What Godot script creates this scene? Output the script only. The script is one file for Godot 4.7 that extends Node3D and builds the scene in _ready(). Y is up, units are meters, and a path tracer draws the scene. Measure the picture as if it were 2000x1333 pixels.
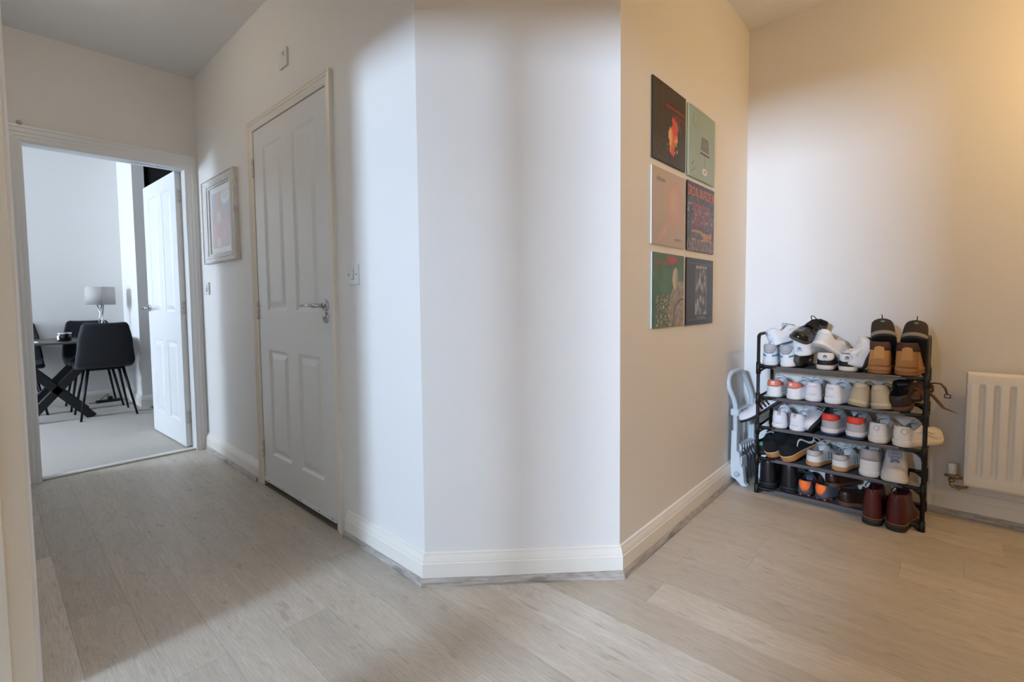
extends Node3D
# A hallway seen from a doorway: plank floor, panelled door, chamfered corner, record sleeves, shoe rack.
# Helpers: quads are given anticlockwise as seen from outside and stored clockwise.

var used := {}
var mats := {}
var tex := {}
var rng := RandomNumberGenerator.new()

func numbered(n: String) -> String:
	if not used.has(n):
		used[n] = 0
		return n
	used[n] += 1
	return "%s_%03d" % [n, used[n]]

func mat(key: String, col: String, rough := 0.6, metal := 0.0) -> StandardMaterial3D:
	if mats.has(key):
		return mats[key]
	var m := StandardMaterial3D.new()
	m.resource_name = key
	m.albedo_color = Color(col)
	m.roughness = rough
	m.metallic = metal
	mats[key] = m
	return m

func cm(col: String, rough := 0.6, metal := 0.0) -> StandardMaterial3D:
	return mat("plain_%s_%d_%d" % [col, int(rough * 100), int(metal * 100)], col, rough, metal)

func tag(o: Node, label: String, category: String, group := "", kind := "") -> Node:
	if label != "":
		o.set_meta("label", label)
	if category != "":
		o.set_meta("category", category)
	if group != "":
		o.set_meta("group", group)
	if kind != "":
		o.set_meta("kind", kind)
	return o

func thing(called: String, label: String, category: String, at := Vector3.ZERO, group := "") -> Node3D:
	var o := Node3D.new()
	o.name = numbered(called)
	add_child(o)
	o.position = at
	tag(o, label, category, group)
	return o

func put(called: String, mesh: Mesh, m: Material, parent: Node = null) -> MeshInstance3D:
	var o := MeshInstance3D.new()
	o.mesh = mesh
	o.material_override = m
	if parent == null:
		o.name = numbered(called)
		add_child(o, true)
	else:
		var k := 0
		var n := called
		while parent.has_node(n):
			k += 1
			n = "%s_%03d" % [called, k]
		o.name = n
		parent.add_child(o, true)
	return o

func obj(called: String, st: SurfaceTool, m: Material, parent: Node = null) -> MeshInstance3D:
	st.generate_normals()
	return put(called, st.commit(), m, parent)

func struct(called: String, st: SurfaceTool, m: Material) -> MeshInstance3D:
	var o := obj(called, st, m)
	o.set_meta("kind", "structure")
	return o

func begin(smooth := false) -> SurfaceTool:
	var st := SurfaceTool.new()
	st.begin(Mesh.PRIMITIVE_TRIANGLES)
	st.set_smooth_group(0 if smooth else -1)
	return st

func vx(st: SurfaceTool, p: Vector3, uv := Vector2.ZERO) -> void:
	st.set_uv(uv)
	st.add_vertex(p)

func tri(st: SurfaceTool, a: Vector3, b: Vector3, c: Vector3) -> void:
	vx(st, a); vx(st, c); vx(st, b)

func quad(st: SurfaceTool, a: Vector3, b: Vector3, c: Vector3, d: Vector3, ua := Vector2(0, 1), ub := Vector2(1, 1), uc := Vector2(1, 0), ud := Vector2(0, 0)) -> void:
	vx(st, a, ua); vx(st, c, uc); vx(st, b, ub)
	vx(st, a, ua); vx(st, d, ud); vx(st, c, uc)

func box(st: SurfaceTool, a: Vector3, b: Vector3, r := 0.0, t := Transform3D()) -> void:
	# a box from corner a to corner b, its edges cut by r
	var lo := Vector3(minf(a.x, b.x), minf(a.y, b.y), minf(a.z, b.z))
	var hi := Vector3(maxf(a.x, b.x), maxf(a.y, b.y), maxf(a.z, b.z))
	var c := (lo + hi) * 0.5
	var h := (hi - lo) * 0.5
	r = minf(r, minf(h.x, minf(h.y, h.z)) * 0.9)
	var axes := [Vector3.RIGHT, Vector3.UP, Vector3.BACK]
	for k in 3:
		var n: Vector3 = axes[k]
		var u: Vector3 = axes[(k + 1) % 3]
		var v: Vector3 = axes[(k + 2) % 3]
		var hn: float = h[k]
		var hu: float = h[(k + 1) % 3]
		var hv: float = h[(k + 2) % 3]
		for s in [1.0, -1.0]:
			var o: Vector3 = c + n * s * hn
			var p := [o - u * (hu - r) - v * (hv - r), o + u * (hu - r) - v * (hv - r), o + u * (hu - r) + v * (hv - r), o - u * (hu - r) + v * (hv - r)]
			if s > 0:
				quad(st, t * p[0], t * p[1], t * p[2], t * p[3], Vector2(0, 0), Vector2(1, 0), Vector2(1, 1), Vector2(0, 1))
			else:
				quad(st, t * p[3], t * p[2], t * p[1], t * p[0], Vector2(0, 0), Vector2(1, 0), Vector2(1, 1), Vector2(0, 1))
		if r > 0.0:
			# the four edges parallel to n
			for su in [1.0, -1.0]:
				for sv in [1.0, -1.0]:
					var p0: Vector3 = c + u * su * hu + v * sv * (hv - r)
					var p1: Vector3 = c + u * su * (hu - r) + v * sv * hv
					var e := n * (hn - r)
					if su * sv > 0:
						quad(st, t * (p1 - e), t * (p1 + e), t * (p0 + e), t * (p0 - e))
					else:
						quad(st, t * (p0 - e), t * (p0 + e), t * (p1 + e), t * (p1 - e))
	if r > 0.0:
		for sx in [1.0, -1.0]:
			for sy in [1.0, -1.0]:
				for sz in [1.0, -1.0]:
					var px := c + Vector3(sx * h.x, sy * (h.y - r), sz * (h.z - r))
					var py := c + Vector3(sx * (h.x - r), sy * h.y, sz * (h.z - r))
					var pz := c + Vector3(sx * (h.x - r), sy * (h.y - r), sz * h.z)
					if sx * sy * sz > 0:
						tri(st, t * px, t * py, t * pz)
					else:
						tri(st, t * px, t * pz, t * py)

func tube(st: SurfaceTool, pts: Array, rad, sides := 10, caps := true, flat := 1.0) -> void:
	# a round bar along pts; rad is a number or one per point; flat squeezes it across
	var n := pts.size()
	var rings := []
	var d0: Vector3 = (pts[1] - pts[0]).normalized()
	var up := Vector3.UP if absf(d0.y) < 0.9 else Vector3.RIGHT
	var side := d0.cross(up).normalized()
	for i in n:
		var d: Vector3
		if i == 0:
			d = d0
		elif i == n - 1:
			d = (pts[i] - pts[i - 1]).normalized()
		else:
			d = ((pts[i] - pts[i - 1]).normalized() + (pts[i + 1] - pts[i]).normalized()).normalized()
		side = (side - d * side.dot(d)).normalized()
		var oth := d.cross(side).normalized()
		var r: float = rad[i] if rad is Array else rad
		var ring := []
		for k in sides:
			var a := TAU * k / sides
			ring.append(pts[i] + side * cos(a) * r + oth * sin(a) * r * flat)
		rings.append(ring)
	for i in n - 1:
		for k in sides:
			var k2 := (k + 1) % sides
			quad(st, rings[i][k], rings[i][k2], rings[i + 1][k2], rings[i + 1][k])
	if caps:
		for k in range(1, sides - 1):
			tri(st, rings[0][0], rings[0][k + 1], rings[0][k])
			tri(st, rings[n - 1][0], rings[n - 1][k], rings[n - 1][k + 1])

func lathe(st: SurfaceTool, prof: Array, sides := 24, t := Transform3D()) -> void:
	# prof: Vector2(radius, height) from bottom to top, outside
	for i in prof.size() - 1:
		var a: Vector2 = prof[i]
		var b: Vector2 = prof[i + 1]
		for k in sides:
			var f := TAU * k / sides
			var g := TAU * (k + 1) / sides
			var p0 := t * Vector3(cos(f) * a.x, a.y, sin(f) * a.x)
			var p1 := t * Vector3(cos(g) * a.x, a.y, sin(g) * a.x)
			var p2 := t * Vector3(cos(g) * b.x, b.y, sin(g) * b.x)
			var p3 := t * Vector3(cos(f) * b.x, b.y, sin(f) * b.x)
			if a.x < 1e-5:
				tri(st, p0, p3, p2)
			elif b.x < 1e-5:
				tri(st, p1, p0, p3)
			else:
				quad(st, p1, p0, p3, p2)

func prism(st: SurfaceTool, poly: PackedVector2Array, z0: float, z1: float, t := Transform3D()) -> void:
	# poly (x, y) anticlockwise, from z0 (back) to z1 (front)
	var area := 0.0
	for i in poly.size():
		area += poly[i].cross(poly[(i + 1) % poly.size()])
	if area < 0:
		poly.reverse()
	var idx := Geometry2D.triangulate_polygon(poly)
	for k in range(0, idx.size(), 3):
		var a := poly[idx[k]]
		var b := poly[idx[k + 1]]
		var c := poly[idx[k + 2]]
		if (b - a).cross(c - a) < 0:
			var q := b
			b = c
			c = q
		tri(st, t * Vector3(a.x, a.y, z1), t * Vector3(b.x, b.y, z1), t * Vector3(c.x, c.y, z1))
		tri(st, t * Vector3(a.x, a.y, z0), t * Vector3(c.x, c.y, z0), t * Vector3(b.x, b.y, z0))
	for i in poly.size():
		var a := poly[i]
		var b := poly[(i + 1) % poly.size()]
		quad(st, t * Vector3(a.x, a.y, z0), t * Vector3(b.x, b.y, z0), t * Vector3(b.x, b.y, z1), t * Vector3(a.x, a.y, z1))

func grid(st: SurfaceTool, g: Array, flip := false) -> void:
	# g[i][j]: rows of points
	for i in g.size() - 1:
		for j in g[i].size() - 1:
			var a: Vector3 = g[i][j]
			var b: Vector3 = g[i][j + 1]
			var c: Vector3 = g[i + 1][j + 1]
			var d: Vector3 = g[i + 1][j]
			if flip:
				quad(st, d, c, b, a)
			else:
				quad(st, a, b, c, d)

func words(called: String, text: String, high: float, m: Material, parent: Node, t: Transform3D, font := "Droid Sans", bold := true, wide := 1.0) -> void:
	var f := SystemFont.new()
	f.font_names = PackedStringArray([font])
	f.font_weight = 700 if bold else 400
	var tm := TextMesh.new()
	tm.font = f
	tm.text = text
	tm.font_size = 32
	tm.pixel_size = high / 24.0
	tm.depth = 0.0006
	tm.curve_step = 2.0
	tm.material = m
	var o := put(called, tm, m, parent)
	o.transform = t * Transform3D(Basis.from_scale(Vector3(wide, 1, 0.25)), Vector3.ZERO)

func round_rect(x0: float, y0: float, x1: float, y1: float, r: float, n := 5) -> PackedVector2Array:
	var out := PackedVector2Array()
	for q in [[x1 - r, y0 + r, -PI / 2], [x1 - r, y1 - r, 0.0], [x0 + r, y1 - r, PI / 2], [x0 + r, y0 + r, PI]]:
		for k in n + 1:
			var a: float = q[2] + PI / 2 * k / n
			out.append(Vector2(q[0] + cos(a) * r, q[1] + sin(a) * r))
	return out

func sm(a: float, b: float, x: float) -> float:
	var t := clampf((x - a) / (b - a), 0.0, 1.0)
	return t * t * (3.0 - 2.0 * t)

func lut(x: float, pts: Array) -> float:
	# smooth piecewise interpolation through [x, y] pairs
	if x <= pts[0][0]:
		return pts[0][1]
	for i in pts.size() - 1:
		if x <= pts[i + 1][0]:
			return lerpf(pts[i][1], pts[i + 1][1], sm(pts[i][0], pts[i + 1][0], x))
	return pts[pts.size() - 1][1]

func turn(yaw: float, pitch := 0.0, roll := 0.0) -> Basis:
	return Basis(Vector3.UP, deg_to_rad(yaw)) * Basis(Vector3.RIGHT, deg_to_rad(pitch)) * Basis(Vector3.BACK, deg_to_rad(roll))

# ---------------------------------------------------------------- textures

func noise(seed_: int, freq: float, oct := 4) -> FastNoiseLite:
	var n := FastNoiseLite.new()
	n.seed = seed_
	n.noise_type = FastNoiseLite.TYPE_SIMPLEX_SMOOTH
	n.frequency = freq
	n.fractal_octaves = oct
	return n

func wood_image(seed_: int, dark: Color, light: Color, w := 1024, h := 128) -> ImageTexture:
	var im := Image.create(w, h, false, Image.FORMAT_RGB8)
	var fine := noise(seed_, 0.05, 3)
	var broad := noise(seed_ + 7, 0.012, 3)
	var cath := noise(seed_ + 13, 0.006, 2)
	var knot := noise(seed_ + 21, 0.02, 2)
	var pore := noise(seed_ + 31, 0.11, 2)
	for y in h:
		for x in w:
			var b := broad.get_noise_2d(x * 0.16, y * 1.6)
			var c := cath.get_noise_2d(x * 0.22, y * 1.3)
			var ring := sin((c * 30.0 + y * 0.07) * 2.0)
			var f := fine.get_noise_2d(x * 0.16, y * 6.5)
			var k := knot.get_noise_2d(x * 0.35, y * 1.3)
			var o := pore.get_noise_2d(x * 0.22, y * 3.4)
			var v := 0.60 + 0.20 * b + 0.07 * ring + 0.46 * f
			if o > 0.30:
				v -= (o - 0.30) * 1.1
			if k > 0.46:
				v -= (k - 0.46) * 2.0
			im.set_pixel(x, y, dark.lerp(light, clampf(v, 0.0, 1.0)))
	return ImageTexture.create_from_image(im)

func paint(size: int, fn: Callable) -> ImageTexture:
	var im := Image.create(size, size, false, Image.FORMAT_RGB8)
	for y in size:
		for x in size:
			im.set_pixel(x, y, fn.call((x + 0.5) / size, (y + 0.5) / size))
	return ImageTexture.create_from_image(im)

func textured(key: String, t: Texture2D, rough := 0.6, tint := Color.WHITE) -> StandardMaterial3D:
	if mats.has(key):
		return mats[key]
	var m := StandardMaterial3D.new()
	m.resource_name = key
	m.albedo_texture = t
	m.albedo_color = tint
	m.roughness = rough
	mats[key] = m
	return m

# ---------------------------------------------------------------- the set: places in metres, found from the photograph
const CEIL := 2.6
const HEAD := 1.95      # head of the opening in which the camera stands
const ZD := -1.053      # wall with the closed door
const XR := -0.879      # wall with the record sleeves
const ZR := -3.068      # wall behind the shoe rack
const XW := -3.92       # wall with the open doorway
const C1 := Vector2(-1.392, -1.053)
const C2 := Vector2(-0.879, -1.570)

func lights_and_camera() -> void:
	var cam := Camera3D.new()
	cam.name = "camera"
	add_child(cam)
	cam.projection = Camera3D.PROJECTION_FRUSTUM
	cam.keep_aspect = Camera3D.KEEP_HEIGHT
	cam.near = 0.05
	cam.far = 60.0
	cam.size = 0.05 * 1333.0 / 932.29
	cam.frustum_offset = Vector2(0, -0.05 * 29.65 / 932.29)
	cam.transform = Transform3D(Basis(Vector3.UP, 0.733483274) * Basis(Vector3.RIGHT, -0.0520521282) * Basis(Vector3.BACK, -0.00970235698), Vector3(0, 1.04, 0))
	cam.current = true
	var sky := ProceduralSkyMaterial.new()
	sky.sky_top_color = Color(0.60, 0.74, 0.95)
	sky.sky_horizon_color = Color(0.86, 0.91, 0.98)
	sky.ground_horizon_color = Color(0.55, 0.56, 0.56)
	sky.ground_bottom_color = Color(0.42, 0.42, 0.41)
	sky.sun_angle_max = 0.0
	var env := Environment.new()
	env.background_mode = Environment.BG_SKY
	env.sky = Sky.new()
	env.sky.sky_material = sky
	env.background_energy_multiplier = 1.6
	env.tonemap_mode = Environment.TONE_MAPPER_LINEAR
	env.tonemap_exposure = 1.03
	env.sdfgi_enabled = true
	env.ssao_enabled = true
	env.ssil_enabled = true
	var we := WorldEnvironment.new()
	we.name = "world"
	we.environment = env
	add_child(we)
	# daylight from the window of the room behind the camera
	daylight("study_daylight", Vector3(-1.60, 1.85, 3.15), Vector3.ZERO, Vector2(0.42, 0.48), Color(0.77, 0.875, 1.0), 14.0)
	daylight("living_room_daylight", Vector3(-0.42, 1.88, 3.15), Vector3.ZERO, Vector2(0.62, 0.42), Color(0.77, 0.875, 1.0), 30.0)
	# daylight from the dining room's window, far to the left of the doorway
	daylight("dining_room_daylight", Vector3(-6.30, 1.72, 3.86), Vector3.ZERO, Vector2(0.74, 1.15), Color(0.82, 0.90, 1.0), 18.0)

func daylight(called: String, at: Vector3, rot: Vector3, size: Vector2, col: Color, energy: float) -> void:
	var l := AreaLight3D.new()
	l.name = called
	add_child(l)
	l.position = at
	l.rotation_degrees = rot
	l.area_size = size
	l.area_normalize_energy = true
	l.light_color = col
	l.light_energy = energy
	l.area_range = 20.0
	l.shadow_enabled = true

func shell() -> void:
	var wp := mat("wall_paint", "#ece9e5", 0.55)
	var cp := mat("ceiling_paint", "#efeeec", 0.8)
	# ceiling slabs
	var st := begin()
	box(st, Vector3(-4.02, CEIL, -3.20), Vector3(1.80, CEIL + 0.1, 4.4))
	struct("ceiling", st, cp)
	st = begin()
	box(st, Vector3(-6.9, 2.62, -3.6), Vector3(-4.02, 2.72, 4.1))
	struct("ceiling", st, cp)
	# wall with the closed door
	st = begin()
	box(st, Vector3(-4.02, 0, ZD), Vector3(-2.885, CEIL, ZD - 0.1))
	box(st, Vector3(-2.01, 0, ZD), Vector3(C1.x, CEIL, ZD - 0.1))
	box(st, Vector3(-2.885, 2.0, ZD), Vector3(-2.01, CEIL, ZD - 0.1))
	struct("wall_north", st, wp)
	# the chamfer
	st = begin()
	prism(st, PackedVector2Array([Vector2(C1.x, -C1.y), Vector2(C2.x, -C2.y), Vector2(C2.x - 0.1, -C2.y + 0.03), Vector2(C1.x - 0.03, -C1.y + 0.1)]), 0.0, CEIL, Transform3D(Basis(Vector3.RIGHT, -PI / 2), Vector3.ZERO))
	struct("wall_corner", st, wp)
	st = begin()
	box(st, Vector3(XR, 0, C2.y), Vector3(XR - 0.1, CEIL, ZR - 0.1))
	struct("wall_east", st, wp)
	st = begin()
	box(st, Vector3(XR - 0.1, 0, ZR), Vector3(1.80, CEIL, ZR - 0.1))
	struct("wall_far", st, wp)
	st = begin()
	box(st, Vector3(1.70, 0, ZR), Vector3(1.80, CEIL, 4.4))
	struct("wall_right", st, wp)
	# doorway wall
	st = begin()
	box(st, Vector3(XW, 0, -0.195), Vector3(-4.02, CEIL, 0.2))
	box(st, Vector3(XW, 0, ZD - 0.1), Vector3(-4.02, CEIL, -0.985))
	box(st, Vector3(XW, 1.972, -0.985), Vector3(-4.02, CEIL, -0.195))
	struct("wall_west", st, wp)
	# near wall: left of the opening in which the camera stands
	st = begin()
	box(st, Vector3(-4.02, 0, -0.047), Vector3(-1.757, CEIL, 0.07))
	box(st, Vector3(-1.757, HEAD, -0.047), Vector3(-0.62, CEIL, 0.07))
	box(st, Vector3(-1.28, 0, 0.16), Vector3(-0.80, CEIL, 0.26))  # added pier, out of view, shades the middle of the chamfer
	box(st, Vector3(-0.62, HEAD, 0.07), Vector3(-0.36, CEIL, 0.26))
	box(st, Vector3(-0.36, 0, 0.16), Vector3(1.70, CEIL, 0.26))
	box(st, Vector3(-1.757, HEAD, 0.07), Vector3(-0.62, CEIL, 0.26))
	struct("wall_south", st, wp)
	# behind the camera: two windows, the space split by an added wall
	st = begin()
	box(st, Vector3(-2.6, 0, 0.07), Vector3(-2.5, CEIL, 3.3))
	struct("wall_behind_left", st, mat("study_paint", "#a8a39b", 0.6))
	st = begin()
	box(st, Vector3(-1.16, 0, 0.26), Vector3(-1.06, CEIL, 3.2))
	struct("wall_added_divider", st, mat("study_paint", "#a8a39b", 0.6))  # added unseen partition, keeps the right window's light off the door wall
	st = begin()
	box(st, Vector3(-2.5, 0, 3.2), Vector3(-2.12, CEIL, 3.3))
	box(st, Vector3(-1.22, 0, 3.2), Vector3(-1.0, CEIL, 3.3))
	box(st, Vector3(-0.10, 0, 3.2), Vector3(1.70, CEIL, 3.3))
	for x in [-2.12, -1.0]:
		box(st, Vector3(x, 0, 3.2), Vector3(x + 0.9, 1.44, 3.3))
		box(st, Vector3(x, 2.1, 3.2), Vector3(x + 0.9, CEIL, 3.3))
	struct("wall_behind", st, mat("study_paint", "#a8a39b", 0.6))
	window("window_1", -2.12, -1.22, 1.44, 2.1, 3.2, 3.3)
	window("window_3", -1.0, -0.10, 1.44, 2.1, 3.2, 3.3)
	# dining room
	st = begin()
	box(st, Vector3(-6.82, 0, -3.5), Vector3(-6.72, 2.62, 4.0))
	struct("wall_dining_far", st, wp)
	st = begin()
	box(st, Vector3(-6.72, 0, 3.9), Vector3(-6.68, 2.62, 4.0))
	box(st, Vector3(-5.92, 0, 3.9), Vector3(-3.92, 2.62, 4.0))
	box(st, Vector3(-6.68, 0, 3.9), Vector3(-5.92, 1.1, 4.0))
	box(st, Vector3(-6.68, 2.35, 3.9), Vector3(-5.92, 2.62, 4.0))
	struct("wall_dining_window", st, wp)
	window("window_2", -6.68, -5.92, 1.1, 2.35, 3.9, 4.0)
	st = begin()
	box(st, Vector3(-4.02, 0, 0.2), Vector3(-3.92, 2.62, 3.9))
	box(st, Vector3(-4.02, 0, -3.5), Vector3(-3.92, 2.62, ZD - 0.1))
	box(st, Vector3(-4.02, CEIL, ZD - 0.1), Vector3(-3.92, 2.62, 0.2))
	struct("wall_dining_near", st, wp)
	st = begin()
	box(st, Vector3(-6.72, 0, -1.05), Vector3(-5.985, 2.62, -1.148))
	struct("wall_pier", st, wp)
	st = begin()
	box(st, Vector3(-6.82, 0, -3.6), Vector3(-3.92, 2.62, -3.5))
	struct("wall_kitchen", st, wp)

func window(called: String, x0: float, x1: float, y0: float, y1: float, z0: float, z1: float) -> void:
	var w := Node3D.new()
	w.name = called
	add_child(w)
	w.set_meta("kind", "structure")
	var zm := (z0 + z1) * 0.5
	var pvc := mat("white_window_plastic", "#eeeeee", 0.35)
	var st := begin()
	for b in [[x0, y0, x1, y0 + 0.06], [x0, y1 - 0.06, x1, y1], [x0, y0 + 0.06, x0 + 0.06, y1 - 0.06], [x1 - 0.06, y0 + 0.06, x1, y1 - 0.06]]:
		box(st, Vector3(b[0], b[1], zm - 0.03), Vector3(b[2], b[3], zm + 0.03), 0.004)
	obj("frame", st, pvc, w)
	var xm := (x0 + x1) * 0.5
	st = begin()
	box(st, Vector3(xm - 0.035, y0 + 0.06, zm - 0.03), Vector3(xm + 0.035, y1 - 0.06, zm + 0.03), 0.004)
	obj("mullion", st, pvc, w)
	var gm := cm("#ffffff", 0.02)
	gm.transparency = BaseMaterial3D.TRANSPARENCY_ALPHA
	gm.albedo_color = Color(1, 1, 1, 0.06)
	for s in [[x0 + 0.06, xm - 0.035], [xm + 0.035, x1 - 0.06]]:
		st = begin()
		box(st, Vector3(s[0], y0 + 0.06, zm - 0.003), Vector3(s[1], y1 - 0.06, zm + 0.003))
		obj("pane", st, gm, w)

func sweep(prof: Array, a: Vector2, b: Vector2, before: Vector2, after: Vector2) -> SurfaceTool:
	# a moulding from a to b (x, z) along a wall, mitred to its neighbours' directions (zero: cut square)
	var st := begin()
	var d := (b - a).normalized()
	var n := Vector2(-d.y, d.x)
	var m0 := n
	var m1 := n
	if before != Vector2.ZERO:
		var nb := Vector2(-before.y, before.x).normalized()
		m0 = (n + nb) / (1.0 + n.dot(nb))
	if after != Vector2.ZERO:
		var na := Vector2(-after.y, after.x).normalized()
		m1 = (n + na) / (1.0 + n.dot(na))
	var l := a.distance_to(b)
	var g := [[], []]
	var cum := 0.0
	for k in prof.size():
		var q: Vector2 = prof[k]
		var p0 := a + m0 * q.x
		var p1 := b + m1 * q.x
		g[0].append(Vector3(p0.x, q.y, p0.y))
		g[1].append(Vector3(p1.x, q.y, p1.y))
	for k in prof.size() - 1:
		var v0 := cum
		cum += prof[k].distance_to(prof[k + 1]) * 6.0
		quad(st, g[0][k], g[1][k], g[1][k + 1], g[0][k + 1], Vector2(0.1, v0), Vector2(0.1 + l * 0.9, v0), Vector2(0.1 + l * 0.9, cum), Vector2(0.1, cum))
	for e in [0, 1]:
		for k in range(1, prof.size() - 1):
			if e == 0:
				tri(st, g[0][0], g[0][k], g[0][k + 1])
			else:
				tri(st, g[1][0], g[1][k + 1], g[1][k])
	return st

func skirting() -> void:
	var white := mat("white_gloss_wood", "#f1ece2", 0.3)
	var strip := textured("grey_strip_wood", wood_image(5, Color("#7d746b"), Color("#cfc8c0"), 512, 64), 0.5)
	var board := [Vector2(0.0, 0.0), Vector2(0.018, 0.0), Vector2(0.018, 0.080), Vector2(0.0155, 0.084), Vector2(0.0155, 0.088), Vector2(0.0125, 0.098), Vector2(0.0075, 0.110), Vector2(0.0075, 0.114), Vector2(0.0, 0.118)]
	var bead := [Vector2(0.018, 0.0), Vector2(0.030, 0.0), Vector2(0.0295, 0.006), Vector2(0.026, 0.017), Vector2(0.0215, 0.026), Vector2(0.018, 0.029)]
	var px := Vector2(1, 0)
	var diag := (C2 - C1).normalized()
	var nz := Vector2(0, -1)
	var runs := [
		["baseboard_north", Vector2(-3.905, ZD), Vector2(-2.925, ZD), Vector2.ZERO, Vector2.ZERO, "trim_1", -3.87, -2.945],
		["baseboard_north", Vector2(-1.938, ZD), C1, Vector2.ZERO, diag, "trim_2", -1.945, 0],
		["baseboard_corner", C1, C2, px, nz, "trim_3", 0, 0],
		["baseboard_east", C2, Vector2(XR, ZR), diag, px, "trim_4", 0, 0],
		["baseboard_far", Vector2(XR, ZR), Vector2(1.70, ZR), nz, Vector2.ZERO, "trim_5", 0, 0],
	]
	for r in runs:
		struct(r[0], sweep(board, r[1], r[2], r[3], r[4]), white) if not used.has(r[0]) else struct("baseboard_north", sweep(board, r[1], r[2], r[3], r[4]), white)
		var a: Vector2 = r[1]
		var b: Vector2 = r[2]
		if r[6] != 0:
			a.x = r[6]
		if r[7] != 0:
			b.x = r[7]
		struct(r[5], sweep(bead, a, b, r[3], r[4]), strip)
	struct("baseboard_dining_far", sweep(board, Vector2(-6.72, 3.9), Vector2(-6.72, -1.05), Vector2.ZERO, Vector2(1, 0)), white)
	struct("baseboard_pier", sweep(board, Vector2(-6.72, -1.05), Vector2(-5.985, -1.05), Vector2(0, -1), Vector2(0, -1)), white)
	struct("baseboard_pier_end", sweep(board, Vector2(-5.985, -1.05), Vector2(-5.985, -1.148), Vector2(1, 0), Vector2.ZERO), white)

func floors() -> void:
	var st := begin()
	box(st, Vector3(-3.965, -0.12, 4.3), Vector3(1.80, -0.006, -3.168))
	var fl := struct("floor", st, cm("#877e72", 0.8))
	# planks run along x, each its own board; rows 0.149 m wide
	var imgs := [wood_image(11, Color("#b1a799"), Color("#d6ccbe")), wood_image(12, Color("#b3a99c"), Color("#d8cec1")), wood_image(14, Color("#aea496"), Color("#d4cbbe")), wood_image(19, Color("#b4aa9d"), Color("#dad1c4"))]
	var boards := []
	for k in imgs.size():
		for tone in [0.95, 0.975, 1.0]:
			var m := textured("plank_%d_%d" % [k, int(tone * 1000)], imgs[k], 0.42, Color(tone, tone * 0.995, tone * 0.985))
			boards.append(m)
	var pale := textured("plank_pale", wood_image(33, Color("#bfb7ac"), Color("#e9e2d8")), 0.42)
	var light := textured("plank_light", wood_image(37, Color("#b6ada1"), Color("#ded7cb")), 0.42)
	rng.seed = 4
	var known := {-1: -2.72, 0: -3.32, 1: -1.55, 2: -2.14, 3: -2.75, 4: -0.93, 7: -0.1}
	for row in range(-2, 20):
		var z1 := -0.146 - 0.149 * row
		var z0 := z1 - 0.149
		var x0 := -3.955
		var x1 := 1.70
		var zm := z1
		if zm < C2.y + 0.05:
			x0 = XR + 0.002
		elif zm < C1.y + 0.03:
			x0 = C1.x + (C1.y - zm) * 1.0 - 0.02
		var e: float = known[row] if known.has(row) else rng.randf_range(-3.6, -2.4)
		while e > x0:
			e -= 1.22
		var a := x0
		var b := e + 1.22
		while a < x1 - 0.01:
			var bb := minf(b, x1)
			if bb - a > 0.03:
				st = begin()
				var u0 := rng.randf()
				var l := bb - a
				var v0 := rng.randf()
				var g := 0.00025
				var p := [Vector3(a + g, 0, z1 - g), Vector3(bb - g, 0, z1 - g), Vector3(bb - g, 0, z0 + g), Vector3(a + g, 0, z0 + g)]
				quad(st, p[0], p[1], p[2], p[3], Vector2(u0, v0), Vector2(u0 + l / 1.3, v0), Vector2(u0 + l / 1.3, v0 + 1.0), Vector2(u0, v0 + 1.0))
				var dn := Vector3(0, -0.006, 0)
				for k in 4:
					var s: Vector3 = p[k]
					var t: Vector3 = p[(k + 1) % 4]
					quad(st, s + dn, t + dn, t, s)
				var m: StandardMaterial3D = boards[rng.randi() % boards.size()]
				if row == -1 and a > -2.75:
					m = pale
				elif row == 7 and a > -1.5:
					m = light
				obj("plank", st, m, fl)
			a = bb
			b += 1.22
	# carpet in the dining room, tile beyond the pier
	st = begin()
	box(st, Vector3(-6.72, -0.12, 3.9), Vector3(-3.965, 0.004, -1.10))
	var cmat := mat("carpet_pile", "#cdc5bb", 0.95)
	var nt := NoiseTexture2D.new()
	nt.noise = noise(3, 0.35, 3)
	nt.width = 256
	nt.height = 256
	nt.as_normal_map = true
	nt.bump_strength = 6.0
	nt.seamless = true
	cmat.normal_enabled = true
	cmat.normal_texture = nt
	cmat.uv1_triplanar = true
	cmat.uv1_world_triplanar = true
	cmat.uv1_scale = Vector3(6, 6, 6)
	struct("floor", st, cmat)
	st = begin()
	box(st, Vector3(-6.72, -0.12, -1.10), Vector3(-3.965, 0.002, -3.5))
	struct("floor", st, mat("dark_floor_tile", "#4a4742", 0.35))
	st = begin()
	box(st, Vector3(-3.985, 0.0, -0.195), Vector3(-3.938, 0.013, -0.985), 0.004)
	struct("trim_6", st, mat("threshold_strip", "#ebe8e2", 0.35))

func architrave_profile() -> PackedVector2Array:
	# across the width (x: 0 at the opening's edge), y: proud of the wall
	return PackedVector2Array([Vector2(0, 0), Vector2(0.058, 0), Vector2(0.058, 0.018), Vector2(0.050, 0.019), Vector2(0.046, 0.015), Vector2(0.040, 0.0165), Vector2(0.034, 0.0165), Vector2(0.030, 0.012), Vector2(0.022, 0.013), Vector2(0.016, 0.010), Vector2(0.010, 0.0105), Vector2(0.004, 0.009), Vector2(0.0, 0.006)])

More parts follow.
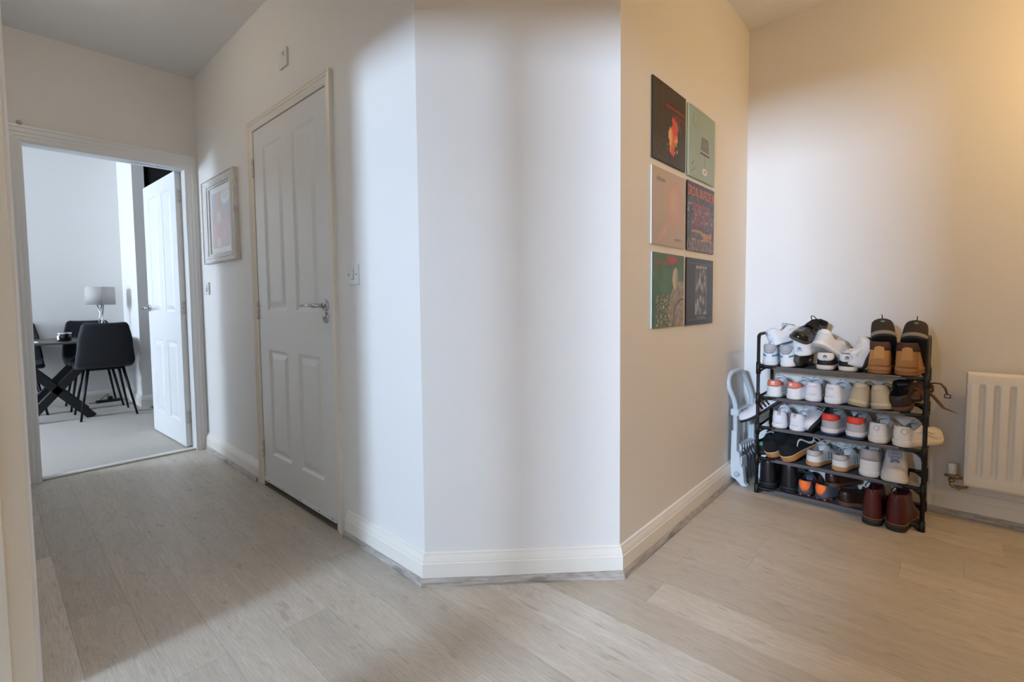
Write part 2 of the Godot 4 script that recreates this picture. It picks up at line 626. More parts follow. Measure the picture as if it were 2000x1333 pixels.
func door_frame(parent: Node, w: float, h: float, m: Material, depth := 0.1, aw := 1.0) -> void:
	# local: opening x 0..w, y 0..h, wall face z 0, wall behind to -depth
	var prof := architrave_profile()
	for side in 2:
		var st := begin()
		var top := h + 0.058 * aw
		var n := prof.size()
		for k in n:
			var a := prof[k]
			var b := prof[(k + 1) % n]
			var ax := -a.x * aw if side == 0 else w + a.x * aw
			var bx := -b.x * aw if side == 0 else w + b.x * aw
			var ya := h + a.x * aw
			var yb := h + b.x * aw
			if side == 0:
				quad(st, Vector3(bx, 0, b.y), Vector3(ax, 0, a.y), Vector3(ax, ya, a.y), Vector3(bx, yb, b.y))
			else:
				quad(st, Vector3(ax, 0, a.y), Vector3(bx, 0, b.y), Vector3(bx, yb, b.y), Vector3(ax, ya, a.y))
		obj("architrave", st, m, parent)
	var st2 := begin()
	for k in prof.size():
		var a := prof[k]
		var b := prof[(k + 1) % prof.size()]
		quad(st2, Vector3(-a.x * aw, h + a.x * aw, a.y), Vector3(w + a.x * aw, h + a.x * aw, a.y), Vector3(w + b.x * aw, h + b.x * aw, b.y), Vector3(-b.x * aw, h + b.x * aw, b.y))
	obj("architrave", st2, m, parent)
	st2 = begin()
	box(st2, Vector3(-0.016, 0, 0.004), Vector3(0.0, h, -depth - 0.004))
	box(st2, Vector3(w, 0, 0.004), Vector3(w + 0.016, h, -depth - 0.004))
	box(st2, Vector3(-0.016, h, 0.004), Vector3(w + 0.016, h + 0.016, -depth - 0.004))
	obj("lining", st2, m, parent)

func door_leaf(parent: Node3D, w: float, h: float, m: Material, stile: float, mid: float, ys: Array) -> void:
	# a leaf from x 0..w, y 0..h, front z 0, back z -0.04; four moulded panels
	var pw := (w - 2.0 * stile - mid) / 2.0
	var xs := [0.0, stile, stile + pw, stile + pw + mid, w - stile, w]
	var yy := [0.0, ys[0], ys[1], ys[2], ys[3], h]
	var st := begin()
	for i in 5:
		for j in 5:
			if (i == 1 or i == 3) and (j == 1 or j == 3):
				continue
			quad(st, Vector3(xs[i], yy[j], 0), Vector3(xs[i + 1], yy[j], 0), Vector3(xs[i + 1], yy[j + 1], 0), Vector3(xs[i], yy[j + 1], 0))
	quad(st, Vector3(w, 0, -0.04), Vector3(0, 0, -0.04), Vector3(0, h, -0.04), Vector3(w, h, -0.04))
	quad(st, Vector3(0, 0, -0.04), Vector3(0, 0, 0), Vector3(0, h, 0), Vector3(0, h, -0.04))
	quad(st, Vector3(w, 0, 0), Vector3(w, 0, -0.04), Vector3(w, h, -0.04), Vector3(w, h, 0))
	quad(st, Vector3(0, h, 0), Vector3(w, h, 0), Vector3(w, h, -0.04), Vector3(0, h, -0.04))
	quad(st, Vector3(0, 0, -0.04), Vector3(w, 0, -0.04), Vector3(w, 0, 0), Vector3(0, 0, 0))
	obj("leaf", st, m, parent)
	for i in [1, 3]:
		for j in [1, 3]:
			st = begin()
			var rings := [[0.0, 0.0], [0.004, -0.0015], [0.012, -0.008], [0.020, -0.009], [0.046, -0.002], [0.050, -0.0015]]
			for k in rings.size() - 1:
				var p := []
				for q in [rings[k], rings[k + 1]]:
					var o: float = q[0]
					var z: float = q[1]
					p.append([Vector3(xs[i] + o, yy[j] + o, z), Vector3(xs[i + 1] - o, yy[j] + o, z), Vector3(xs[i + 1] - o, yy[j + 1] - o, z), Vector3(xs[i] + o, yy[j + 1] - o, z)])
				for c in 4:
					quad(st, p[0][c], p[0][(c + 1) % 4], p[1][(c + 1) % 4], p[1][c])
				if k == rings.size() - 2:
					quad(st, p[1][0], p[1][1], p[1][2], p[1][3])
			obj("panel", st, m, parent)

func lever(parent: Node, at: Vector3, dir: float, back := false, joined := false) -> void:
	var chrome := mat("polished_chrome", "#c4c6c9", 0.16, 1.0)
	if joined:
		var x := Transform3D(Basis(Vector3.UP, PI) if back else Basis.IDENTITY, at)
		var sj := begin(true)
		lathe(sj, [Vector2(0.027, 0.0), Vector2(0.027, 0.006), Vector2(0.024, 0.009), Vector2(0.0, 0.009)], 24, x * Transform3D(Basis(Vector3.RIGHT, PI / 2), Vector3.ZERO))
		var lv := [Vector3(0, 0, 0.008), Vector3(0, 0, 0.040), Vector3(dir * 0.006, 0, 0.050), Vector3(dir * 0.02, 0, 0.055), Vector3(dir * 0.07, 0, 0.055), Vector3(dir * 0.145, -0.001, 0.053)]
		for k in lv.size():
			lv[k] = x * lv[k]
		tube(sj, lv, [0.010, 0.009, 0.0095, 0.0095, 0.0075, 0.0055], 12)
		obj("handle", sj, chrome, parent)
		return
	var h := Node3D.new()
	h.name = "handle" if not parent.has_node("handle") else "handle_001"
	parent.add_child(h)
	h.position = at
	if back:
		h.rotation.y = PI
	var st := begin(true)
	lathe(st, [Vector2(0.027, 0.0), Vector2(0.027, 0.006), Vector2(0.024, 0.009), Vector2(0.0, 0.009)], 24, Transform3D(Basis(Vector3.RIGHT, PI / 2), Vector3.ZERO))
	obj("rose", st, chrome, h)
	st = begin(true)
	tube(st, [Vector3(0, 0, 0.008), Vector3(0, 0, 0.040), Vector3(dir * 0.006, 0, 0.050), Vector3(dir * 0.02, 0, 0.055), Vector3(dir * 0.07, 0, 0.055), Vector3(dir * 0.145, -0.001, 0.053)], [0.010, 0.009, 0.0095, 0.0095, 0.0075, 0.0055], 12)
	obj("lever", st, chrome, h)
	if not back:
		st = begin(true)
		lathe(st, [Vector2(0.025, 0.0), Vector2(0.025, 0.005), Vector2(0.022, 0.008), Vector2(0.0, 0.008)], 24, Transform3D(Basis(Vector3.RIGHT, PI / 2), Vector3(0, -0.056, 0)))
		obj("escutcheon", st, chrome, h)
		st = begin()
		lathe(st, [Vector2(0.004, 0.0), Vector2(0.004, 0.0012), Vector2(0.0, 0.0012)], 12, Transform3D(Basis(Vector3.RIGHT, PI / 2), Vector3(0, -0.053, 0.0078)))
		box(st, Vector3(-0.0018, -0.064, 0.0078), Vector3(0.0018, -0.053, 0.0088))
		obj("keyhole", st, cm("#17181a", 0.6), h)

func hinge(parent: Node, at: Vector3, t := Basis.IDENTITY) -> void:
	var m := mat("painted_hinge", "#d9d5cc", 0.4)
	var st := begin(true)
	var x := Transform3D(t, at)
	for k in 3:
		var y0 := -0.05 + k * 0.0345
		tube(st, [x * Vector3(0, y0, 0), x * Vector3(0, y0 + 0.031, 0)], 0.0065, 10)
	obj("hinge", st, m, parent)
	st = begin()
	box(st, Vector3(-0.004, -0.05, -0.012), Vector3(0.004, 0.05, -0.006), 0.001, x)
	obj("hinge_plate", st, cm("#55524c", 0.6), parent)

func doors() -> void:
	var gloss := mat("white_door_paint", "#ebebea", 0.3)
	var cream := mat("cream_frame_paint", "#efe8da", 0.35)
	# closed door of the cupboard
	var d := Node3D.new()
	d.name = "door_1"
	add_child(d)
	d.position = Vector3(-2.868, 0, ZD)
	tag(d, "closed white four-panel door with chrome lever handle", "", "", "structure")
	var frame := Node3D.new()
	frame.name = "frame"
	d.add_child(frame)
	door_frame(frame, 0.838, 1.992, cream, 0.1, 0.92)
	var leaf := Node3D.new()
	leaf.name = "door_leaf"
	d.add_child(leaf)
	leaf.position = Vector3(0.003, 0.028, 0.004)
	door_leaf(leaf, 0.832, 1.958, gloss, 0.118, 0.115, [0.168, 0.758, 0.970, 1.862])
	lever(d, Vector3(0.838 - 0.052, 1.028, 0.004), -1.0)
	for y in [0.21, 1.0, 1.79]:
		hinge(d, Vector3(-0.001, y, 0.010))
	var st := begin()
	box(st, Vector3(0.006, 0.027, 0.004), Vector3(0.832, 0.046, 0.010), 0.001)
	obj("draught_strip", st, mat("white_plastic_strip", "#e9e8e6", 0.4), d)
	for x in [0.07, 0.27, 0.47, 0.67, 0.80]:
		st = begin(true)
		lathe(st, [Vector2(0.003, 0.0), Vector2(0.003, 0.0015), Vector2(0.0, 0.002)], 8, Transform3D(Basis(Vector3.RIGHT, PI / 2), Vector3(x, 0.040, 0.010)))
		obj("screw", st, cm("#4a4845", 0.4, 0.6), d)
	# added unseen dark wall behind it, stops daylight leaking under the door
	st = begin()
	box(st, Vector3(-3.92, 0, -1.9), Vector3(-0.98, CEIL, -1.95))
	struct("wall_added_light_stop", st, cm("#3b3a39", 0.9))
	# doorway to the dining room: frame faces +x, so local x runs along -z
	var o := Node3D.new()
	o.name = "door_2"
	add_child(o)
	tag(o, "open white panelled door swung into the dining room", "", "", "structure")
	var fr := Node3D.new()
	fr.name = "frame"
	o.add_child(fr)
	fr.transform = Transform3D(Basis(Vector3.UP, PI / 2), Vector3(XW, 0, -0.195))
	door_frame(fr, 0.786, 1.972, gloss, 0.1, 1.6)
	var ol := Node3D.new()
	ol.name = "door_leaf"
	o.add_child(ol)
	# leaf: hinge at the far jamb, front (panelled) face looks to +z; local x from the free edge to the hinge
	var ang := deg_to_rad(2.2)
	var dirx := Vector3(cos(ang), 0, -sin(ang))
	var bz := Vector3(sin(ang), 0, cos(ang))
	ol.transform = Transform3D(Basis(dirx, Vector3.UP, bz), Vector3(-4.024, 0.012, -0.945) - dirx * 0.80)
	door_leaf(ol, 0.80, 1.962, gloss, 0.112, 0.105, [0.168, 0.758, 0.970, 1.862])
	lever(ol, Vector3(0.052, 1.0, 0.0), 1.0, false, true)
	lever(ol, Vector3(0.052, 1.0, -0.04), -1.0, true, true)
	for y in [0.21, 1.0, 1.79]:
		st = begin()
		box(st, Vector3(0.80, y - 0.05, -0.036), Vector3(0.8015, y + 0.05, -0.008), 0.0005)
		obj("hinge_plate", st, mat("painted_hinge", "#d9d5cc", 0.4), ol)
		st = begin(true)
		tube(st, [Vector3(0.809, y - 0.05, -0.042), Vector3(0.809, y + 0.05, -0.042)], 0.0065, 10)
		obj("hinge", st, mat("painted_hinge", "#d9d5cc", 0.4), ol)
		for q in [[-0.03, -0.026], [0.0, -0.018], [0.03, -0.026]]:
			st = begin(true)
			lathe(st, [Vector2(0.0035, 0.0), Vector2(0.003, 0.001), Vector2(0.0, 0.0012)], 8, Transform3D(Basis(Vector3.BACK, -PI / 2), Vector3(0.8015, y + q[0], q[1])))
			obj("screw", st, cm("#77746e", 0.4, 0.7), ol)
	# the opening in which the camera stands: left jamb and its architrave
	var j := Node3D.new()
	j.name = "trim_7"
	add_child(j)
	j.set_meta("kind", "structure")
	st = begin()
	box(st, Vector3(-1.757, 0, -0.055), Vector3(-1.745, HEAD, 0.075), 0.001)
	obj("lining", st, cream, j)
	st = begin()
	box(st, Vector3(-1.745, 0, -0.010), Vector3(-1.733, HEAD, 0.03), 0.001)
	obj("door_stop", st, cream, j)
	st = begin()
	box(st, Vector3(-1.815, 0, -0.065), Vector3(-1.748, HEAD + 0.06, -0.047), 0.004)
	obj("architrave", st, gloss, j)

# ---------------------------------------------------------------- things on the walls

func hash2(x: float, y: float) -> float:
	return fposmod(sin(x * 127.1 + y * 311.7) * 43758.5453, 1.0)

func blob(x: float, y: float, cx: float, cy: float, rx: float, ry: float, ang := 0.0) -> float:
	var c := cos(ang)
	var s := sin(ang)
	var dx := (x - cx) * c + (y - cy) * s
	var dy := -(x - cx) * s + (y - cy) * c
	return sqrt(dx * dx / (rx * rx) + dy * dy / (ry * ry))

func art(k: int) -> ImageTexture:
	var n := noise(40 + k, 4.0, 4)
	var n2 := noise(60 + k, 1.6, 3)
	var f: Callable
	if k == 0:
		f = func(x: float, y: float) -> Color:
			var c := Color("#33231c").lerp(Color("#241813"), y)
			if absf(x - 0.30 + 0.015 * n.get_noise_2d(x, y * 3.0)) < 0.006:
				c = c.lerp(Color("#6d5c52"), 0.5 * clampf(1.4 - y * 1.2, 0.0, 1.0))
			var w := n.get_noise_2d(x * 2.0, y * 1.2) * 0.16
			var d := blob(x, y, 0.60 + w, 0.62 + w * 0.5, 0.15, 0.27, 0.25)
			if d < 1.0:
				var t := clampf(n2.get_noise_2d(x * 2.2, y * 1.1) * 1.2 + 0.5, 0.0, 1.0)
				c = Color("#d8452f").lerp(Color("#f0c07a"), t).lerp(c, sm(0.85, 1.0, d))
			for s in 3:
				var a := 0.62 + s * 0.06 + (y - 0.3) * (0.30 + s * 0.09)
				if y > 0.30 and y < 0.52 and absf(x - a) < 0.008:
					c = c.lerp(Color("#8f8a8a"), 0.75)
			if x < 0.46 and y > 0.70 and n.get_noise_2d(x * 9.0, y * 9.0) > 0.34:
				c = c.lerp(Color("#b9b2a8"), 0.55)
			return c
	elif k == 1:
		f = func(x: float, y: float) -> Color:
			var c := Color("#92a89d").lerp(Color("#9fb3a9"), 0.5 + n2.get_noise_2d(x, y) * 0.6)
			if x < 0.03:
				c = c.lerp(Color("#c3dad2"), 0.6)
			# a table lamp: shade with a disc, thin stem, round foot
			var hw := 0.125 + (y - 0.36) * 0.22
			if y > 0.36 and y < 0.56 and absf(x - 0.59) < hw:
				c = Color("#8d8578").lerp(Color("#5a5650"), 0.5 + 0.5 * n.get_noise_2d(x * 4.0, y * 4.0))
				if blob(x, y, 0.59, 0.455, 0.075, 0.055) < 1.0:
					c = Color("#6c7e7d")
			if y >= 0.56 and y < 0.62 and absf(x - 0.59) < 0.18:
				c = Color("#4e4a4c") if y > 0.585 else Color("#b9b1a6")
			if y > 0.62 and y < 0.83 and absf(x - 0.585) < 0.008:
				c = Color("#5d6660")
			var d := blob(x, y, 0.585, 0.855, 0.12, 0.062)
			if d < 1.0:
				c = Color("#d9d6ca") if d < 0.88 else Color("#7f8b84")
				if blob(x, y, 0.60, 0.85, 0.03, 0.018) < 1.0:
					c = Color("#b78757")
			# ink squiggles
			if absf(x - (0.17 + 0.05 * sin(y * 60.0) * sm(0.75, 0.82, y))) < 0.010 and y > 0.76 and y < 0.93:
				c = c.lerp(Color("#2b3b3b"), 0.75)
			if absf(blob(x, y, 0.26, 0.17, 0.11, 0.10) - 1.0) < 0.05 and x < 0.26 and y > 0.1:
				c = c.lerp(Color("#3c4f4d"), 0.6)
			if absf(blob(x, y, 0.80, 0.33, 0.06, 0.05) - 1.0) < 0.08 and y > 0.3:
				c = c.lerp(Color("#6f8a82"), 0.6)
			return c
	elif k == 2:
		f = func(x: float, y: float) -> Color:
			var c := Color("#c2afa3").lerp(Color("#b9a9a0"), y)
			var w := n2.get_noise_2d(x * 0.7, y * 0.7) * 0.1
			var d := blob(x + w, y, 0.64, 0.42, 0.24, 0.34, 0.25)
			var e := blob(x + w, y, 0.34, 0.80, 0.075, 0.24, 0.75)
			var g := minf(d, e)
			if g < 1.05:
				c = c.lerp(Color("#c99f92").lerp(Color("#d8b9ac"), clampf(1.0 - g, 0.0, 1.0)), 0.75 * (1.0 - sm(0.9, 1.05, g)))
			return c
	elif k == 3:
		f = func(x: float, y: float) -> Color:
			var a := n.get_noise_2d(x * 1.4, y * 0.9)
			var b := n2.get_noise_2d(x * 3.0, y * 2.0)
			var c := Color("#353a52").lerp(Color("#6d5f74"), clampf(0.5 + a * 0.9, 0.0, 1.0))
			if b > 0.18 and y > 0.25:
				c = c.lerp(Color("#3f5a58"), 0.6)
			var q := n.get_noise_2d(x * 3.4 + 3.0, y * 2.6)
			if q > 0.16 and y > 0.28 and y < 0.66 and x > 0.2 and x < 0.8:
				c = c.lerp(Color("#c1382c"), 0.85)
			if q < -0.30 and y > 0.3 and y < 0.6:
				c = c.lerp(Color("#bfa99a"), 0.7)
			var z := n2.get_noise_2d(x * 1.3 + 9.0, y * 6.0)
			if z > 0.12 and y > 0.68 and y < 0.84 and x > 0.15 and x < 0.9:
				c = c.lerp(Color("#c9904f"), 0.85)
			if y > 0.82 and n.get_noise_2d(x * 8.0, y * 1.6) > 0.1:
				c = c.lerp(Color("#c79a80"), 0.7)
			if y < 0.16:
				c = c.lerp(Color("#3b2f3f"), 0.5)
			return c
	elif k == 4:
		f = func(x: float, y: float) -> Color:
			var a := n2.get_noise_2d(x * 1.2, y * 1.2)
			var c := Color("#3f6448").lerp(Color("#4f7a5c"), clampf(0.5 + a, 0.0, 1.0))
			if y < 0.2:
				c = c.lerp(Color("#5a5a3c"), 0.4)
			if blob(x, y, 0.60, 0.075, 0.15, 0.05) < 1.0 + n.get_noise_2d(x * 6.0, y * 6.0):
				c = Color("#b1402f")
			if y > 0.11 and y < 0.16 and x > 0.06 and x < 0.5 and n.get_noise_2d(x * 10.0, y * 3.0) > -0.1:
				c = c.lerp(Color("#93553a"), 0.8)
			# soft abstract ovals in stone colours
			if blob(x, y, 0.92, 0.82, 0.42, 0.46, -0.2) < 1.0:
				c = Color("#a89b86").lerp(Color("#7c756c"), clampf(0.5 + n.get_noise_2d(x * 2.0, y * 2.0), 0.0, 1.0))
			if absf(blob(x, y, 0.95, 0.95, 0.30, 0.33) - 1.0) < 0.05:
				c = Color("#5e5852")
			if blob(x, y, 0.72, 0.33, 0.10, 0.15, 0.12) < 1.0:
				c = Color("#c3b49e").lerp(Color("#8c8272"), sm(0.7, 0.8, x))
			if n.get_noise_2d(x * 5.0, y * 5.0) > 0.12 and x > 0.12 and x < 0.55 and y > 0.55:
				c = Color("#cdb9a2") if n2.get_noise_2d(x * 9.0, y * 9.0) > 0.0 else Color("#7a3b36")
			return c
	elif k == 5:
		f = func(x: float, y: float) -> Color:
			var c := Color("#2c2628")
			if (absf(y - 0.075) < 0.003 or absf(y - 0.925) < 0.003) and x > 0.06 and x < 0.95:
				c = Color("#8d8687")
			if x > 0.30 and x < 0.74 and y > 0.165 and y < 0.855:
				var a := n.get_noise_2d(x * 2.2, y * 1.1)
				var b := n2.get_noise_2d(x * 6.0, y * 2.0)
				c = Color("#3a3738").lerp(Color("#bdb8b2"), clampf(0.32 + a * 1.1 + b * 0.6, 0.0, 1.0))
				if x < 0.31 or x > 0.73 or y < 0.172 or y > 0.848:
					c = Color("#77706f")
			return c
	else:
		f = func(x: float, y: float) -> Color:
			# faded comic print: flat pale shapes, a speech balloon
			var c := Color("#8fa3bd")
			var w := n2.get_noise_2d(x, y) * 0.12
			if blob(x + w, y, 0.42, 0.82, 0.62, 0.50, -0.1) < 1.0:
				c = Color("#c98a86")
			if blob(x + w, y + w, 0.35, 0.20, 0.17, 0.24) < 1.0:
				c = Color("#cf8f7c")
			if blob(x, y, 0.40, 0.44, 0.13, 0.12) < 1.0:
				c = Color("#d9d2c4")
			if n.get_noise_2d(x * 5.0, y * 5.0) > 0.30 and y > 0.5:
				c = c.lerp(Color("#e2c7bd"), 0.7)
			if blob(x, y, 0.36, 0.90, 0.12, 0.09) < 1.0:
				c = Color("#dad7bd")
			if x > 0.8 and y > 0.82:
				c = Color("#93a0a8")
			if blob(x, y, 0.80, 0.12, 0.24, 0.12) < 1.0 or (y > 0.2 and y < 0.29 and absf(x - 0.74) < (0.29 - y) * 0.5):
				c = Color("#ecebe8")
				if y < 0.17 and fposmod(y * 24.0, 1.0) < 0.35 and absf(x - 0.81) < 0.15 and hash2(floor(x * 34.0), floor(y * 24.0)) > 0.25:
					c = Color("#8d8f93")
			return c
	return paint(192, f)

func sleeve(k: int, z: float, y: float, w: float, h: float, label: String, edge: String, tilt := 0.0, bow := 0.0) -> Node3D:
	var o := thing("record_sleeve", label, "record sleeve", Vector3(XR + 0.0005, y, z), "record sleeves on the wall")
	o.basis = Basis(Vector3.UP, PI / 2) * Basis(Vector3.BACK, deg_to_rad(tilt))
	var m := textured("art_%d" % k, art(k), 0.38)
	var st := begin()
	var d := 0.0065
	# a slightly bowed card front
	var n := 8
	for i in n:
		var u0 := float(i) / n
		var u1 := float(i + 1) / n
		var b0 := d + bow * 4.0 * u0 * (1.0 - u0)
		var b1 := d + bow * 4.0 * u1 * (1.0 - u1)
		quad(st, Vector3((u0 - 0.5) * w, -h / 2, b0), Vector3((u1 - 0.5) * w, -h / 2, b1), Vector3((u1 - 0.5) * w, h / 2, b1), Vector3((u0 - 0.5) * w, h / 2, b0), Vector2(u0, 1), Vector2(u1, 1), Vector2(u1, 0), Vector2(u0, 0))
	obj("cover", st, m, o)
	st = begin()
	box(st, Vector3(-w / 2, -h / 2, 0.0002), Vector3(w / 2, h / 2, d - 0.0002), 0.0012)
	obj("card_edge", st, cm(edge, 0.6), o)
	return o

func wall_things() -> void:
	var o := sleeve(0, -1.974, 1.768, 0.326, 0.320, "dark brown record sleeve with red lettering and a flame-coloured shape, upper left of the six", "#1c1512", 0.0, 0.0008)
	words("lettering", "BLACK SABBATH", 0.0125, cm("#c23a30", 0.5), o, Transform3D(Basis.IDENTITY, Vector3(0.052, 0.078, 0.0080)), "Droid Sans", true, 1.45)
	words("lettering", "PARANOID", 0.0125, cm("#a8322b", 0.5), o, Transform3D(Basis.IDENTITY, Vector3(0.088, 0.048, 0.0080)), "Droid Sans", true, 1.3)
	sleeve(1, -2.336, 1.765, 0.338, 0.322, "pale sea-green record sleeve with a drawing of a table lamp, upper right of the six", "#a9c9bf", 0.0, 0.0025)
	o = sleeve(2, -1.972, 1.422, 0.330, 0.312, "plain beige-pink record sleeve with a soft rounded shape, middle left of the six", "#e4e2e0", 0.0, 0.0)
	words("lettering", "deftones", 0.018, cm("#8f807c", 0.6), o, Transform3D(Basis.IDENTITY, Vector3(-0.082, 0.112, 0.0068)), "Droid Serif", false, 0.85)
	words("lettering", "adrenaline", 0.013, cm("#a58f88", 0.6), o, Transform3D(Basis.IDENTITY, Vector3(0.092, -0.122, 0.0068)), "Droid Serif", false, 0.8)
	o = sleeve(3, -2.334, 1.424, 0.340, 0.316, "busy dark blue and red record sleeve with pink block lettering, middle right of the six", "#17161b", 0.0, 0.0008)
	words("lettering", "IRON MAIDEN", 0.046, cm("#cf8f86", 0.5), o, Transform3D(Basis.IDENTITY, Vector3(0.0, 0.115, 0.0080)), "Droid Sans", true, 0.80)
	sleeve(4, -1.972, 1.078, 0.318, 0.312, "green record sleeve with stone-coloured ovals and a red smudge, lower left of the six", "#cfd6d6", 0.0, 0.0)
	o = sleeve(5, -2.332, 1.076, 0.338, 0.314, "black record sleeve with a grey engraved panel and white lettering, lower right of the six", "#18161a", 0.0, 0.0005)
	words("lettering", "MACHINE HEAD", 0.014, cm("#d6d2ce", 0.5), o, Transform3D(Basis.IDENTITY, Vector3(0.01, 0.116, 0.0076)), "Droid Serif", true, 0.9)
	words("lettering", "The Blackening", 0.0105, cm("#b5b0ac", 0.5), o, Transform3D(Basis.IDENTITY, Vector3(0.01, -0.124, 0.0076)), "Droid Serif", false, 1.0)
	# framed print beside the doorway
	var f := thing("picture_frame", "whitewashed wooden picture frame holding a faded comic print, beside the open doorway", "picture", Vector3(-3.432, 1.578, ZD + 0.0005))
	var wood := textured("whitewashed_wood", wood_image(51, Color("#cbc7c2"), Color("#eeece9"), 512, 64), 0.6)
	var hw := 0.303
	var hh := 0.272
	var iw := 0.196
	var ih := 0.212
	for k in 4:
		var st := begin()
		# a mitred side with a stepped moulding
		var rings := [[0.0, 0.0], [0.0, 0.026], [0.10, 0.030], [0.14, 0.024], [0.48, 0.021], [0.52, 0.025], [0.80, 0.023], [0.84, 0.017], [1.0, 0.015], [1.0, 0.004]]
		var c := [Vector2(-1, -1), Vector2(1, -1), Vector2(1, 1), Vector2(-1, 1)]
		for q in rings.size() - 1:
			var p := []
			for r in [rings[q], rings[q + 1]]:
				var w2: float = lerpf(hw, iw, r[0])
				var h2: float = lerpf(hh, ih, r[0])
				p.append([Vector3(c[k].x * w2, c[k].y * h2, r[1]), Vector3(c[(k + 1) % 4].x * w2, c[(k + 1) % 4].y * h2, r[1])])
			quad(st, p[0][0], p[0][1], p[1][1], p[1][0], Vector2(0, q * 0.11), Vector2(0.9, q * 0.11), Vector2(0.9, q * 0.11 + 0.11), Vector2(0, q * 0.11 + 0.11))
		obj("frame_side", st, wood, f)
	var st := begin()
	box(st, Vector3(-iw, -ih, 0.002), Vector3(iw, ih, 0.007))
	obj("mount", st, cm("#e3e1de", 0.7), f)
	st = begin()
	quad(st, Vector3(-0.158, -0.176, 0.0078), Vector3(0.160, -0.176, 0.0078), Vector3(0.160, 0.176, 0.0078), Vector3(-0.158, 0.176, 0.0078))
	quad(st, Vector3(0.160, -0.176, 0.0072), Vector3(-0.158, -0.176, 0.0072), Vector3(-0.158, 0.176, 0.0072), Vector3(0.160, 0.176, 0.0072))
	obj("print", st, textured("art_6", art(6), 0.5), f)
	var gm := cm("#fefefe", 0.03)
	gm.transparency = BaseMaterial3D.TRANSPARENCY_ALPHA
	gm.albedo_color = Color(1, 1, 1, 0.05)
	st = begin()
	box(st, Vector3(-iw, -ih, 0.0095), Vector3(iw, ih, 0.0115))
	obj("glass", st, gm, f)
	# switches and plates
	light_switch(Vector3(-1.838, 1.157, ZD), "white rocker light switch right of the closed door", 1)
	light_switch(Vector3(-3.772, 1.146, ZD), "white rocker light switch between picture frame and doorway", 1)
	var sp := thing("sensor_plate", "small white wall plate high above the closed door", "wall plate", Vector3(-2.441, 2.242, ZD))
	st = begin()
	prism(st, round_rect(-0.046, -0.043, 0.046, 0.043, 0.006), 0.0, 0.010)
	obj("plate", st, mat("switch_plastic", "#e6e5e4", 0.35), sp)
	st = begin()
	box(st, Vector3(0.004, 0.005, 0.010), Vector3(0.024, 0.030, 0.0135), 0.002)
	obj("sensor", st, mat("switch_plastic", "#e6e5e4", 0.35), sp)
	st = begin()
	box(st, Vector3(0.012, 0.012, 0.0135), Vector3(0.017, 0.024, 0.0145))
	obj("slot", st, cm("#6d6a68", 0.5), sp)
	var hk := thing("wall_hook", "small round white hook on the wall above the doorway", "hook", Vector3(XW, 2.079, -0.190))
	st = begin(true)
	var hx := Transform3D(Basis(Vector3.BACK, -PI / 2), Vector3.ZERO)
	lathe(st, [Vector2(0.013, 0.0), Vector2(0.013, 0.004), Vector2(0.010, 0.0065), Vector2(0.0, 0.0065)], 18, hx)
	obj("disc", st, cm("#c9c8c6", 0.4), hk)
	st = begin(true)
	tube(st, [Vector3(0.006, 0.0, 0), Vector3(0.018, -0.004, 0), Vector3(0.022, -0.012, 0), Vector3(0.020, -0.018, 0)], 0.003, 8)
	obj("peg", st, cm("#c9c8c6", 0.4), hk)

func light_switch(at: Vector3, label: String, gangs: int) -> void:
	var o := thing("light_switch", label, "light switch", at)
	var pl := mat("switch_plastic", "#e6e5e4", 0.35)
	var st := begin()
	prism(st, round_rect(-0.043, -0.043, 0.043, 0.043, 0.005), 0.0, 0.0065)
	prism(st, round_rect(-0.0405, -0.0405, 0.0405, 0.0405, 0.005), 0.0065, 0.0085)
	obj("plate", st, pl, o)
	st = begin()
	box(st, Vector3(-0.0115, -0.021, 0.0085), Vector3(0.0115, 0.021, 0.0088))
	obj("rocker_gap", st, cm("#6f6e6c", 0.6), o)
	st = begin()
	prism(st, PackedVector2Array([Vector2(-0.0195, 0.0086), Vector2(0.0195, 0.0086), Vector2(0.0195, 0.0105), Vector2(0.0, 0.0115), Vector2(-0.0195, 0.0145)]), -0.010, 0.010, Transform3D(Basis(Vector3(0, 1, 0), Vector3(0, 0, 1), Vector3(1, 0, 0)), Vector3.ZERO))
	obj("rocker", st, pl, o)
	for s in [-1.0, 1.0]:
		st = begin(true)
		lathe(st, [Vector2(0.0032, 0.0), Vector2(0.003, 0.001), Vector2(0.0, 0.0012)], 10, Transform3D(Basis(Vector3.RIGHT, PI / 2), Vector3(s * 0.030, 0, 0.0085)))
		obj("screw", st, cm("#55534f", 0.4, 0.5), o)

# ---------------------------------------------------------------- hall furniture

